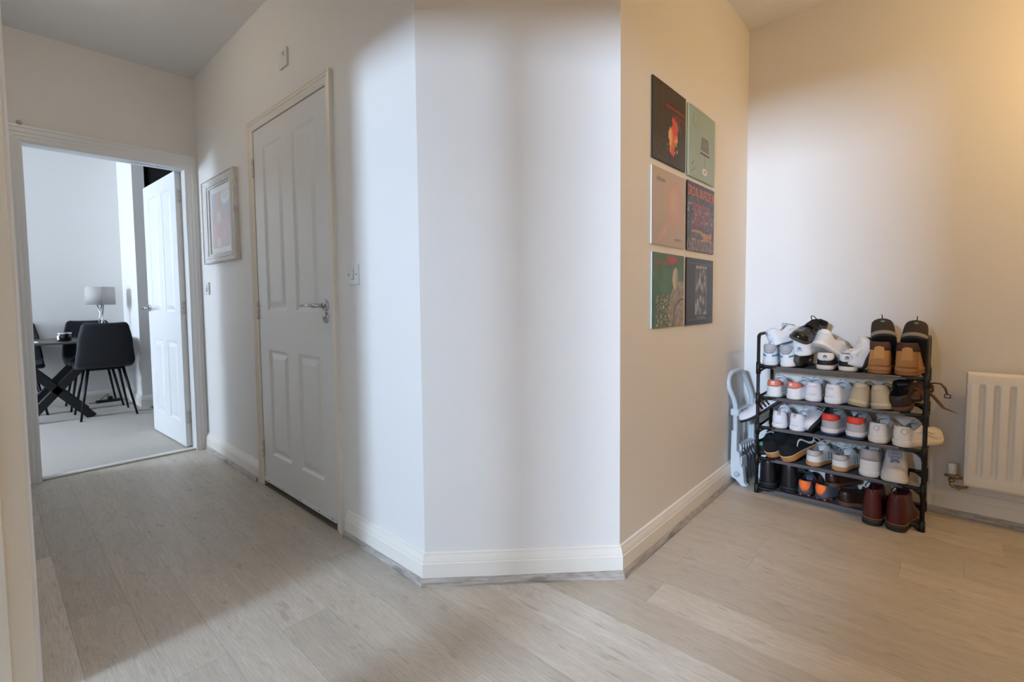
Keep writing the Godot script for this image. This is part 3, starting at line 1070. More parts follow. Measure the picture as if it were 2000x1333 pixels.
func radiator() -> void:
	var o := thing("radiator", "white fluted panel radiator on the wall right of the shoe rack", "radiator", Vector3(0.092, 0.176, -2.965))
	var m := mat("radiator_enamel", "#f1ede6", 0.32)
	var w := 1.15
	var h := 0.520
	var pitch := 0.0475
	var st := begin(true)
	var ys := [0.0, 0.008, 0.012, 0.046, 0.050, 0.072, h - 0.066, h - 0.048, h - 0.044, h - 0.012, h - 0.006, h]
	var g := []
	for y in ys:
		var row := []
		var depth: float = sm(0.048, 0.074, y) * (1.0 - sm(h - 0.068, h - 0.046, y))
		var edge: float = 0.006 * (1.0 - sm(0.0, 0.010, minf(y, h - y)))
		var nx := 14
		var cols := int(round((w - 0.03) / pitch))
		row.append(Vector3(0.0, y, -0.012))
		row.append(Vector3(0.003, y, -0.003 - edge))
		row.append(Vector3(0.008, y, 0.0 - edge))
		for c in cols:
			for k in nx:
				var u := (c + float(k) / nx)
				var f: float = fposmod(u, 1.0)
				var dip := sm(0.50, 0.62, f) * (1.0 - sm(0.84, 0.96, f))
				row.append(Vector3(0.016 + u * pitch, y, 0.005 * depth - 0.020 * depth * dip - edge))
		row.append(Vector3(w - 0.008, y, 0.0 - edge))
		row.append(Vector3(w, y, -0.012))
		g.append(row)
	grid(st, g)
	obj("front_panel", st, m, o)
	st = begin()
	box(st, Vector3(0.0, 0.0, -0.012), Vector3(w, h, -0.060), 0.004)
	obj("back_panel", st, m, o)
	for x in [0.15, 1.0]:
		st = begin()
		box(st, Vector3(x - 0.02, 0.1, -0.06), Vector3(x + 0.02, 0.42, -0.1028))
		obj("bracket", st, m, o)
	st = begin()
	box(st, Vector3(0.003, 0.004, 0.0), Vector3(0.0065, h - 0.004, -0.004), 0.001)
	obj("seam", st, m, o)
	# thermostatic valve
	var v := thing("radiator_valve", "white-capped brass radiator valve left of the radiator", "valve", Vector3(0.055, 0.15, -3.008))
	var brass := mat("tarnished_brass", "#b39c7c", 0.32, 0.9)
	st = begin(true)
	lathe(st, [Vector2(0.0, 0.062), Vector2(0.0165, 0.062), Vector2(0.018, 0.066), Vector2(0.018, 0.108), Vector2(0.016, 0.112), Vector2(0.009, 0.113), Vector2(0.009, 0.111), Vector2(0.0, 0.111)], 20)
	obj("cap", st, mat("switch_plastic", "#e6e5e4", 0.35), v)
	st = begin(true)
	tube(st, [Vector3(0, 0.064, 0), Vector3(0, 0.034, 0)], 0.009, 12)
	tube(st, [Vector3(-0.024, 0.052, 0), Vector3(0.042, 0.050, 0.012)], 0.007, 12)
	lathe(st, [Vector2(0.0, 0.0), Vector2(0.012, 0.0), Vector2(0.012, 0.012), Vector2(0.0, 0.012)], 6, Transform3D(Basis(Vector3.BACK, -PI / 2), Vector3(0.014, 0.051, 0.004)))
	lathe(st, [Vector2(0.0, 0.0), Vector2(0.012, 0.0), Vector2(0.012, 0.010), Vector2(0.0, 0.010)], 6, Transform3D(Basis.IDENTITY, Vector3(0, 0.026, 0)))
	tube(st, [Vector3(0, 0.034, 0), Vector3(0, 0.010, 0), Vector3(0.006, 0.002, 0), Vector3(0.026, 0.0, 0)], 0.0085, 12)
	lathe(st, [Vector2(0.0, 0.0), Vector2(0.0115, 0.0), Vector2(0.0115, 0.012), Vector2(0.0, 0.012)], 6, Transform3D(Basis(Vector3.BACK, -PI / 2), Vector3(0.020, 0.0, 0)))
	tube(st, [Vector3(0.03, 0, 0), Vector3(0.050, 0.0, -0.02), Vector3(0.055, 0.0, -0.055)], 0.0065, 10)
	obj("fittings", st, brass, v)

func shoe_rack() -> void:
	var o := thing("shoe_rack", "black five-tier tubular shoe rack against the far wall", "shoe rack", Vector3(-0.716, 0, -3.02))
	var black := mat("black_rack_plastic", "#08090a", 0.5)
	var grey := mat("grey_rack_tube", "#6f6a6c", 0.35, 0.3)
	var w := 0.676
	var dp := 0.275
	var hs := [0.026, 0.190, 0.357, 0.517, 0.681]
	for x in [0.0, w]:
		for z in [0.0, dp]:
			var st := begin(true)
			tube(st, [Vector3(x, 0.0, z), Vector3(x, 0.845, z)], 0.0085, 12)
			obj("post", st, black, o)
		var st2 := begin(true)
		tube(st2, [Vector3(x, 0.83, 0), Vector3(x, 0.848, 0.012), Vector3(x, 0.852, 0.04), Vector3(x, 0.852, dp - 0.04), Vector3(x, 0.848, dp - 0.012), Vector3(x, 0.83, dp)], 0.0085, 12)
		obj("top_rail", st2, black, o)
	for y in hs:
		for z in [0.0, dp]:
			var st := begin(true)
			tube(st, [Vector3(0.06, y, z), Vector3(w - 0.06, y, z)], 0.0068, 12)
			obj("shelf_bar", st, grey, o)
			for s in [0, 1]:
				var x: float = 0.0 if s == 0 else w
				var d := 1.0 if s == 0 else -1.0
				st = begin(true)
				tube(st, [Vector3(x, y - 0.040, z), Vector3(x, y + 0.022, z)], 0.0115, 12)
				tube(st, [Vector3(x, y, z), Vector3(x + d * 0.088, y, z)], [0.0098, 0.0085], 12)
				tube(st, [Vector3(x, y - 0.034, z), Vector3(x + d * 0.018, y - 0.016, z), Vector3(x + d * 0.034, y - 0.004, z)], 0.006, 8)
				obj("connector", st, black, o)
		for s in [0, 1]:
			var x: float = 0.0 if s == 0 else w
			var st := begin(true)
			tube(st, [Vector3(x, y, 0), Vector3(x, y, dp)], 0.0065, 10)
			obj("side_bar", st, black, o)
		# thin sheet shelf slung between the bars
		var st3 := begin()
		box(st3, Vector3(0.055, y - 0.0085, -0.006), Vector3(w - 0.055, y - 0.0068, dp + 0.004))
		box(st3, Vector3(0.07, y - 0.0085, dp + 0.0070), Vector3(w - 0.07, y + 0.003, dp + 0.0082))
		obj("shelf", st3, mat("grey_shelf_fabric", "#5d595b", 0.85), o)

func trolley() -> void:
	var o := thing("hand_trolley", "folded pale grey hand trolley with looped tube handle in the corner beside shoe rack", "trolley", Vector3(-0.845, 0, -2.80))
	var pl := mat("pale_grey_plastic", "#d5dbe0", 0.38)
	var tb := mat("pale_grey_tube", "#cdd4da", 0.25)
	# local x runs along the trolley's width (into the corner), y up
	var b := Vector3(0.035, 0, -0.205)
	o.basis = Basis(b.normalized(), Vector3.UP, b.normalized().cross(Vector3.UP))
	var w := 0.20
	var st := begin(true)
	var lean := func(y: float) -> float: return -0.030 * sm(0.40, 0.62, y)
	var path := []
	for q in [[0.006, 0.06], [0.006, 0.30], [0.006, 0.44], [0.0, 0.475], [-0.03, 0.545], [-0.032, 0.575], [-0.02, 0.605], [0.01, 0.622], [0.05, 0.628], [0.10, 0.630], [0.135, 0.620], [0.165, 0.585], [0.195, 0.52], [0.207, 0.47], [0.207, 0.30], [0.207, 0.06]]:
		path.append(Vector3(q[0], q[1], lean.call(q[1])))
	tube(st, path, 0.0135, 14)
	obj("handle_tube", st, tb, o)
	st = begin()
	box(st, Vector3(-0.016, 0.385, -0.022), Vector3(0.030, 0.425, 0.022), 0.006)
	box(st, Vector3(0.185, 0.385, -0.022), Vector3(0.231, 0.425, 0.022), 0.006)
	box(st, Vector3(0.02, 0.412, -0.020), Vector3(0.20, 0.422, 0.018), 0.002)
	box(st, Vector3(0.02, 0.388, -0.014), Vector3(0.20, 0.394, 0.014), 0.002)
	for k in 5:
		box(st, Vector3(0.035 + k * 0.035, 0.392, -0.018), Vector3(0.041 + k * 0.035, 0.414, 0.018), 0.001)
	obj("upper_crosspiece", st, pl, o)
	st = begin()
	box(st, Vector3(0.02, 0.215, -0.012), Vector3(0.20, 0.222, 0.022), 0.002)
	for k in 6:
		box(st, Vector3(0.028 + k * 0.029, 0.176, 0.0), Vector3(0.034 + k * 0.029, 0.216, 0.024), 0.001)
	obj("lower_crosspiece", st, pl, o)
	for x in [-0.008, 0.194]:
		st = begin()
		prism(st, PackedVector2Array([Vector2(0.016, 0.30), Vector2(-0.014, 0.30), Vector2(-0.014, 0.19), Vector2(-0.03, 0.178), Vector2(-0.034, 0.12), Vector2(-0.05, 0.10), Vector2(-0.058, 0.02), Vector2(-0.075, 0.004), Vector2(-0.045, 0.0), Vector2(-0.01, 0.028), Vector2(0.012, 0.036), Vector2(0.02, 0.06)]), x, x + 0.028, Transform3D(Basis(Vector3(0, 0, -1), Vector3(0, 1, 0), Vector3(1, 0, 0)), Vector3.ZERO))
		obj("side_plate", st, pl, o)
	st = begin()
	box(st, Vector3(0.0, 0.004, 0.030), Vector3(0.21, 0.16, 0.040), 0.003)
	obj("toe_plate", st, pl, o)
	for s in [-0.013, 0.212]:
		st = begin(true)
		lathe(st, [Vector2(0.0, 0.0), Vector2(0.015, 0.0), Vector2(0.015, 0.006), Vector2(0.012, 0.008), Vector2(0.0, 0.008)], 18, Transform3D(Basis(Vector3.BACK, PI / 2), Vector3(s, 0.060, 0.020)))
		obj("hub", st, cm("#b7bec5", 0.4), o)
	for k in 4:
		var x := 0.05 + k * 0.035
		st = begin(true)
		tube(st, [Vector3(x, 0.20, 0.026), Vector3(x + 0.004, 0.15, 0.046), Vector3(x - 0.002, 0.08, 0.052), Vector3(x + 0.01, 0.02, 0.048)], 0.0032, 7)
		obj("elastic_cord", st, cm("#22242b", 0.7), o)

# ---------------------------------------------------------------- dining room

func dining_chair_model() -> Node3D:
	var o := thing("dining_chair", "x", "chair", Vector3.ZERO, "velvet dining chairs")
	var velvet := mat("charcoal_velvet", "#11141b", 0.75)
	velvet.rim_enabled = true
	velvet.rim = 0.5
	velvet.rim_tint = 0.4
	var steel := mat("black_steel", "#0f1013", 0.35, 0.4)
	# local: sitter looks to -z; back at +z. A bucket shell: seat and back in one curved slab
	var ns := 52
	var nu := 30
	var inner := []
	var outer := []
	var prof := []
	# centre line of the shell: seat front edge to top of back
	var ss := []
	for i in ns + 1:
		ss.append(lerpf(float(i) / ns, 0.5 - 0.5 * cos(PI * i / ns), 0.75))
	for i in ns + 1:
		var s: float = ss[i]
		var z: float
		var y: float
		if s < 0.40:
			z = lerpf(-0.235, 0.115, s / 0.40)
			y = 0.475 - 0.018 * sin(s / 0.40 * PI)
		elif s < 0.56:
			var a := (s - 0.40) / 0.16 * (PI / 2 - 0.16)
			z = 0.115 + 0.075 * sin(a)
			y = 0.475 + 0.075 * (1.0 - cos(a))
		else:
			var q := (s - 0.56) / 0.44
			z = 0.189 + 0.058 * q
			y = 0.538 + 0.335 * q
		prof.append(Vector2(z, y))
	for i in ns + 1:
		var s: float = ss[i]
		var pm: Vector2 = prof[maxi(i - 1, 0)]
		var pp: Vector2 = prof[mini(i + 1, ns)]
		var tg := (pp - pm).normalized()
		var nn := Vector2(-tg.y, tg.x) # towards the sitter: up on the seat, forward on the back
		if nn.y < 0 and s < 0.3:
			nn = -nn
		var hw: float = lut(s, [[0.0, 0.20], [0.25, 0.213], [0.52, 0.213], [0.75, 0.198], [1.0, 0.168]])
		var e0 := s * 0.93
		var e1 := (1.0 - s) * 0.72
		if e0 < 0.05:
			hw -= 0.05 * (1.0 - sqrt(maxf(0.0, 1.0 - pow(1.0 - e0 / 0.05, 2))))
		if e1 < 0.04:
			hw -= 0.038 * (1.0 - sqrt(maxf(0.0, 1.0 - pow(1.0 - e1 / 0.04, 2))))
		var ri := []
		var ro := []
		for j in nu + 1:
			var u := 2.0 * j / nu - 1.0
			var au := signf(u) * (1.0 - pow(1.0 - absf(u), 1.35))
			var curl := 0.030 * pow(absf(au), 3.0) * sm(0.2, 0.6, s)
			var edge := minf(1.0 - absf(au), minf(s, 1.0 - s) * 2.2) / 0.10
			var th := 0.021 * sqrt(clampf(1.0 - pow(1.0 - clampf(edge, 0.0, 1.0), 2), 0.0, 1.0))
			var x := au * hw
			var c: Vector2 = prof[i] + nn * curl
			var quilt := 0.0
			if s > 0.08:
				var q1 := absf(fposmod((x * 12.0 + s * 9.5), 1.0) - 0.5)
				var q2 := absf(fposmod((x * 12.0 - s * 9.5), 1.0) - 0.5)
				quilt = -0.005 * (1.0 - sm(0.0, 0.16, 0.5 - maxf(q1, q2)))
			var a := c + nn * (th + quilt * clampf(edge, 0.0, 1.0))
			var b := c - nn * th
			ri.append(Vector3(x, a.y, a.x))
			ro.append(Vector3(x, b.y, b.x))
		inner.append(ri)
		outer.append(ro)
	var st := begin(true)
	grid(st, inner, true)
	grid(st, outer)
	for i in ns:
		for j in [0, nu]:
			if j == 0:
				quad(st, inner[i][j], outer[i][j], outer[i + 1][j], inner[i + 1][j])
			else:
				quad(st, outer[i][j], inner[i][j], inner[i + 1][j], outer[i + 1][j])
	obj("seat_shell", st, velvet, o)
	for sx in [-1.0, 1.0]:
		for sz in [-1.0, 1.0]:
			st = begin(true)
			tube(st, [Vector3(sx * 0.20, 0.0, 0.215 if sz > 0 else -0.205), Vector3(sx * 0.125, 0.452, 0.12 if sz > 0 else -0.13)], [0.0085, 0.0125], 12)
			obj("leg", st, steel, o)
	st = begin()
	box(st, Vector3(-0.14, 0.436, -0.14), Vector3(0.14, 0.452, 0.13), 0.003)
	obj("seat_frame", st, steel, o)
	return o

func dining() -> void:
	var c := dining_chair_model()
	c.position = Vector3(-5.86, 0.004, -0.745)
	c.rotation.y = PI / 2
	c.set_meta("label", "charcoal velvet dining chair nearest the doorway, its plain back turned to us")
	var spots := [[Vector3(-6.445, 0.004, -0.735), -PI / 2, "quilted charcoal velvet chair across the table, behind the table lamp"], [Vector3(-6.465, 0.004, -0.175), -PI / 2, "quilted charcoal velvet chair across the table, cut off by the door frame"]]
	for s in spots:
		var d: Node3D = c.duplicate()
		d.name = numbered("dining_chair")
		add_child(d)
		d.position = s[0]
		d.rotation.y = s[1]
		d.set_meta("label", s[2])
	# table
	var t := thing("dining_table", "dark-topped dining table on crossed black metal legs in the dining room", "table", Vector3(-6.225, 0.004, -0.42))
	var st := begin(true)
	var rim := []
	for k in 64:
		var a := TAU * k / 64
		var x := signf(cos(a)) * pow(absf(cos(a)), 0.72) * 0.405
		var z := signf(sin(a)) * pow(absf(sin(a)), 0.72) * 0.60
		rim.append(Vector2(x, z))
	var lv := [[0.90, 0.684], [0.985, 0.686], [1.0, 0.692], [1.0, 0.702], [0.99, 0.706]]
	for i in lv.size() - 1:
		for k in 64:
			var k2 := (k + 1) % 64
			var r0: float = lv[i][0]
			var r1: float = lv[i + 1][0]
			quad(st, Vector3(rim[k2].x * r0, lv[i][1], rim[k2].y * r0), Vector3(rim[k].x * r0, lv[i][1], rim[k].y * r0), Vector3(rim[k].x * r1, lv[i + 1][1], rim[k].y * r1), Vector3(rim[k2].x * r1, lv[i + 1][1], rim[k2].y * r1))
	for k in range(1, 63):
		tri(st, Vector3(rim[0].x * 0.99, 0.706, rim[0].y * 0.99), Vector3(rim[k + 1].x * 0.99, 0.706, rim[k + 1].y * 0.99), Vector3(rim[k].x * 0.99, 0.706, rim[k].y * 0.99))
		tri(st, Vector3(rim[0].x * 0.9, 0.684, rim[0].y * 0.9), Vector3(rim[k].x * 0.9, 0.684, rim[k].y * 0.9), Vector3(rim[k + 1].x * 0.9, 0.684, rim[k + 1].y * 0.9))
	obj("tabletop", st, mat("dark_table_top", "#4f4b47", 0.4), t)
	var leg := mat("black_table_leg", "#121317", 0.4, 0.2)
	for x in [0.37, -0.08]:
		for s in [1.0, -1.0]:
			st = begin()
			var p0 := Vector3(x, 0.0, -0.23 * s)
			var p1 := Vector3(x * 0.75 + 0.03 * s, 0.684, 0.34 * s)
			var dv := (p1 - p0).normalized()
			var across := Vector3.RIGHT
			var up := across.cross(dv)
			var l := p0.distance_to(p1)
			box(st, Vector3(-0.028, -0.034, 0.0), Vector3(0.028, 0.034, l), 0.004, Transform3D(Basis(across, up, across.cross(up)), p0) if across.cross(up).dot(dv) > 0 else Transform3D(Basis(-across, up, (-across).cross(up)), p0))
			obj("leg", st, leg, t)
	# lamp
	var lp := thing("table_lamp", "chrome tripod table lamp with a grey drum shade on dining table", "lamp", Vector3(-6.40, 0.710, -0.818))
	var shade := mat("grey_lamp_shade", "#b9b5b0", 0.85)
	shade.backlight_enabled = true
	shade.backlight = Color(0.10, 0.10, 0.095)
	st = begin(true)
	lathe(st, [Vector2(0.118, 0.332), Vector2(0.118, 0.514)], 40)
	lathe(st, [Vector2(0.116, 0.514), Vector2(0.116, 0.332)], 40)
	lathe(st, [Vector2(0.118, 0.514), Vector2(0.116, 0.514)], 40)
	lathe(st, [Vector2(0.116, 0.332), Vector2(0.118, 0.332)], 40)
	obj("shade", st, shade, lp)
	for k in 3:
		var a := TAU * k / 3 + 0.35
		st = begin(true)
		tube(st, [Vector3(cos(a) * 0.062, 0.0, sin(a) * 0.062), Vector3(-cos(a + 0.5) * 0.036, 0.36, -sin(a + 0.5) * 0.036)], 0.0055, 10)
		obj("leg", st, mat("polished_chrome", "#c4c6c9", 0.16, 1.0), lp)
	st = begin(true)
	lathe(st, [Vector2(0.0, 0.33), Vector2(0.017, 0.33), Vector2(0.017, 0.385), Vector2(0.012, 0.39), Vector2(0.024, 0.42), Vector2(0.020, 0.46), Vector2(0.0, 0.475)], 16)
	for k in 3:
		var a := TAU * k / 3
		tube(st, [Vector3(0, 0.36, 0), Vector3(cos(a) * 0.116, 0.36, sin(a) * 0.116)], 0.002, 6)
	obj("bulb_holder", st, cm("#2a2a2b", 0.5), lp)
	# jar candle
	var jar := thing("candle_jar", "black jar candle with a pale label on dining table", "candle", Vector3(-6.0, 0.7102, -0.498))
	st = begin(true)
	lathe(st, [Vector2(0.0, 0.0), Vector2(0.044, 0.0), Vector2(0.049, 0.006), Vector2(0.049, 0.060), Vector2(0.047, 0.066)], 28)
	obj("glass", st, cm("#0d0e10", 0.12), jar)
	st = begin(true)
	lathe(st, [Vector2(0.052, 0.064), Vector2(0.054, 0.070), Vector2(0.052, 0.078), Vector2(0.046, 0.078), Vector2(0.040, 0.072), Vector2(0.0, 0.072)], 28)
	obj("rim", st, mat("polished_chrome", "#c4c6c9", 0.16, 1.0), jar)
	st = begin(true)
	for k in 6:
		var a0 := deg_to_rad(52.0 + k * 10.0)
		var a1 := a0 + deg_to_rad(10.0)
		quad(st, Vector3(cos(a1) * 0.0495, 0.014, sin(a1) * 0.0495), Vector3(cos(a0) * 0.0495, 0.014, sin(a0) * 0.0495), Vector3(cos(a0) * 0.0495, 0.055, sin(a0) * 0.0495), Vector3(cos(a1) * 0.0495, 0.055, sin(a1) * 0.0495))
	obj("label", st, cm("#e8e9ea", 0.7), jar)
	var pa := thing("paper_sheet", "white sheet of paper lying on dining table by the door frame", "paper", Vector3(-5.98, 0.7101, -0.23))
	st = begin()
	for k in 6:
		var a := -0.09 + k * 0.03
		var y0 := 0.0012 + 0.004 * absf(a) / 0.09
		var y1 := 0.0012 + 0.004 * absf(a + 0.03) / 0.09
		quad(st, Vector3(-0.13, y0, a), Vector3(-0.13, y1, a + 0.03), Vector3(0.13, y1, a + 0.03), Vector3(0.13, y0, a))
		quad(st, Vector3(-0.13, y0 - 0.0006, a), Vector3(0.13, y0 - 0.0006, a), Vector3(0.13, y1 - 0.0006, a + 0.03), Vector3(-0.13, y1 - 0.0006, a + 0.03))
	obj("sheet", st, cm("#eef0f2", 0.7), pa)
	# power strip on the carpet
	var ps := thing("power_strip", "black power strip with a plug on carpet behind the chairs", "power strip", Vector3(-6.60, 0.004, -0.87))
	st = begin()
	box(st, Vector3(-0.03, 0.0, -0.11), Vector3(0.03, 0.026, 0.11), 0.006)
	obj("strip", st, cm("#141416", 0.5), ps)
	st = begin()
	box(st, Vector3(-0.02, 0.026, -0.03), Vector3(0.02, 0.058, 0.015), 0.006)
	obj("plug", st, cm("#141416", 0.5), ps)
	st = begin(true)
	tube(st, [Vector3(0, 0.045, 0.0), Vector3(0.01, 0.085, 0.012), Vector3(0.03, 0.06, 0.05), Vector3(0.02, 0.006, 0.10), Vector3(-0.02, 0.005, 0.16)], 0.0035, 8)
	obj("cord", st, cm("#141416", 0.5), ps)
	# black kitchen unit seen over the open door
	var ku := thing("kitchen_unit", "tall black kitchen unit seen above the open door", "cabinet", Vector3(-6.05, 0.002, -1.82))
	var kb := mat("black_unit_front", "#0c0d10", 0.3)
	st = begin()
	box(st, Vector3(-0.6, 0.0, -0.62), Vector3(0.0, 2.56, 0.62), 0.002)
	obj("carcass", st, kb, ku)
	for z in [-0.61, 0.005]:
		for q in [[0.1, 2.16], [2.17, 2.55]]:
			st = begin()
			box(st, Vector3(0.0, q[0], z), Vector3(0.02, q[1], z + 0.605), 0.002)
			obj("door", st, kb, ku)

func warm_lamp() -> void:
	var o := thing("pendant_lamp", "warm pendant lamp hanging from the hall ceiling right of the shoe rack", "lamp", Vector3(0.88, 2.04, -2.52))
	var st := begin(true)
	lathe(st, [Vector2(0.0, -0.03), Vector2(0.018, -0.026), Vector2(0.030, -0.005), Vector2(0.028, 0.018), Vector2(0.014, 0.045), Vector2(0.013, 0.06), Vector2(0.0, 0.06)], 20)
	var glow := StandardMaterial3D.new()
	glow.resource_name = "warm_bulb"
	glow.albedo_color = Color(1, 0.9, 0.7)
	glow.emission_enabled = true
	glow.emission = Color(1.0, 0.76, 0.42)
	glow.emission_energy_multiplier = 4.0
	obj("bulb", st, glow, o)
	st = begin(true)
	tube(st, [Vector3(0, 0.06, 0), Vector3(0, 0.11, 0)], 0.018, 14)
	tube(st, [Vector3(0, 0.11, 0), Vector3(0, 0.575, 0)], 0.004, 8)
	obj("flex", st, cm("#d8d4cc", 0.5), o)
	st = begin(true)
	lathe(st, [Vector2(0.05, 0.56), Vector2(0.045, 0.58), Vector2(0.0, 0.58)], 20)
	obj("ceiling_rose", st, cm("#e6e4e0", 0.5), o)
	var l := OmniLight3D.new()
	l.name = "pendant_light"
	o.add_child(l)
	l.position = Vector3(0, 0.0, 0)
	l.light_color = Color(1.0, 0.81, 0.52)
	l.light_energy = WARM
	l.omni_range = 12.0
	l.omni_attenuation = 2.0
	l.light_size = 0.03
	l.shadow_enabled = true

func added_fill_light() -> void:  # added out of view to brighten the dim left part of the hall
	var o := thing("added_fill_light", "added round flush fill light on the hall ceiling, out of view", "lamp", Vector3(-2.8, CEIL, -0.16))
	var st := begin(true)
	lathe(st, [Vector2(0.0, -0.05), Vector2(0.10, -0.048), Vector2(0.125, -0.038), Vector2(0.13, -0.022)], 32)
	var glow := StandardMaterial3D.new()
	glow.resource_name = "fill_light_glow"
	glow.albedo_color = Color(0.95, 0.95, 0.93)
	glow.emission_enabled = true
	glow.emission = Color(1.0, 0.93, 0.84)
	glow.emission_energy_multiplier = 0.8
	obj("fill_light_glass", st, glow, o)
	st = begin(true)
	lathe(st, [Vector2(0.13, -0.022), Vector2(0.14, -0.02), Vector2(0.14, 0.0)], 32)
	obj("rim", st, cm("#e6e4e0", 0.4), o)
	var l := OmniLight3D.new()
	l.name = "fill_light_omni"
	o.add_child(l)
	l.position = Vector3(0, -0.10, 0)
	l.light_color = Color(1.0, 0.95, 0.88)
	l.light_energy = 0.10
	l.omni_range = 12.0
	l.omni_attenuation = 2.0
	l.light_size = 0.10
	l.shadow_enabled = true

const WARM := 0.56

# ---------------------------------------------------------------- shoes
# local: heel at z 0, toe towards -z, ground at y 0. t runs 0 (heel) .. 1 (toe)

func sw(t: float, p: Dictionary) -> float: # half width of the last
	var hw: float = p.hw
	var fw: float = p.fw
	if t < 0.12:
		return hw * sqrt(maxf(0.0, 1.0 - pow(1.0 - t / 0.12, 2.0)))
	if t > 0.70:
		return fw * pow(maxf(0.0, 1.0 - pow((t - 0.70) / 0.30, 2.3)), 0.55)
	return lut(t, [[0.12, hw], [0.34, hw * 0.98], [0.70, fw]])

func sth(t: float, p: Dictionary) -> float: # height of the sole's top
	return lerpf(p.sh, p.st, sm(0.2, 0.75, t)) + spring(t, p)

func spring(t: float, p: Dictionary) -> float:
	return p.spring * pow(maxf(0.0, (t - 0.72) / 0.28), 2.0)

func shh(t: float, p: Dictionary) -> float: # height of the upper over the sole
	var thr: float = p.thr
	if t > 0.80:
		return p.htoe * pow(maxf(0.0, 1.0 - pow((t - 0.80) / 0.20, 2.4)), 0.5)
	return lut(t, [[0.0, p.hc], [0.05, p.hc], [thr * 0.55, p.hs], [thr, p.ht], [thr + 0.20, lerpf(p.ht, p.htoe, 0.72)], [0.80, p.htoe]])

func sedge(t: float, p: Dictionary) -> float:
	var thr: float = p.thr
	var ht: float = p.get("taper", 0.78)
	return lut(t, [[0.0, ht], [0.12, ht + 0.02], [thr, 0.62], [thr + 0.08, 0.34], [thr + 0.24, 0.26], [0.85, 0.22], [1.0, 0.20]])

func scx(t: float, p: Dictionary) -> float: # the sole's gentle inward curve
	return p.foot * 0.010 * sin(clampf(t - 0.15, 0.0, 1.0) * PI)

func su(t: float, v: float, side: float, p: Dictionary) -> Vector3:
	var w := sw(t, p) * 0.965
	var xe := w * sedge(t, p)
	var a := clampf(v, 0.0, 1.0) * PI / 2
	var y := shh(t, p) * pow(sin(a), 0.92)
	var x := xe + (w - xe) * cos(a)
	var lean: float = p.lean * v * v * maxf(0.0, 1.0 - t / 0.34)
	var bulge: float = 0.004 * sin(v * PI) * maxf(0.0, 1.0 - t / 0.2)
	return Vector3(scx(t, p) + side * x, sth(t, p) + y - 0.001, -p.L * t - lean + bulge)

func sq(q: float, v: float, p: Dictionary, off := 0.0) -> Vector3:
	# around the outside by q (-1 left toe .. 0 heel .. 1 right toe), lifted off the surface
	var s := 1.0 if q >= 0 else -1.0
	var a := su(q * q, v, s, p)
	if off == 0.0:
		return a
	var e := 0.004
	var q2 := q + e
	var b := su(q2 * q2, v, 1.0 if q2 >= 0 else -1.0, p)
	var q3 := q - e
	var b0 := su(q3 * q3, v, 1.0 if q3 >= 0 else -1.0, p)
	var c := su(q * q, minf(v + 0.02, 1.0), s, p)
	var c0 := su(q * q, maxf(v - 0.02, 0.0), s, p)
	var n := (c - c0).cross(b - b0)
	# towards the outside
	if n.dot(Vector3(s * absf(q), 0.2, 0.3 - absf(q))) < 0:
		n = -n
	return a + n.normalized() * off

func vof(f: float) -> float:
	# the outside's v at a fraction of the upper's height
	return asin(pow(clampf(f, 0.0, 1.0), 1.0 / 0.92)) / (PI / 2)

func shoe_patch(called: String, q0: float, q1: float, lo: Callable, hi: Callable, m: Material, parent: Node3D, p: Dictionary, nq := 12, nv := 5, off := 0.0013) -> void:
	var g := []
	for i in nq + 1:
		var q := lerpf(q0, q1, float(i) / nq)
		var row := []
		var a: float = lo.call(q)
		var b: float = hi.call(q)
		row.append(sq(q, a, p, 0.0002))
		for j in nv + 1:
			row.append(sq(q, lerpf(a, b, float(j) / nv), p, off))
		row.append(sq(q, b, p, 0.0002))
		g.append(row)
	var st := begin(true)
	grid(st, g, true)
	obj(called, st, m, parent)

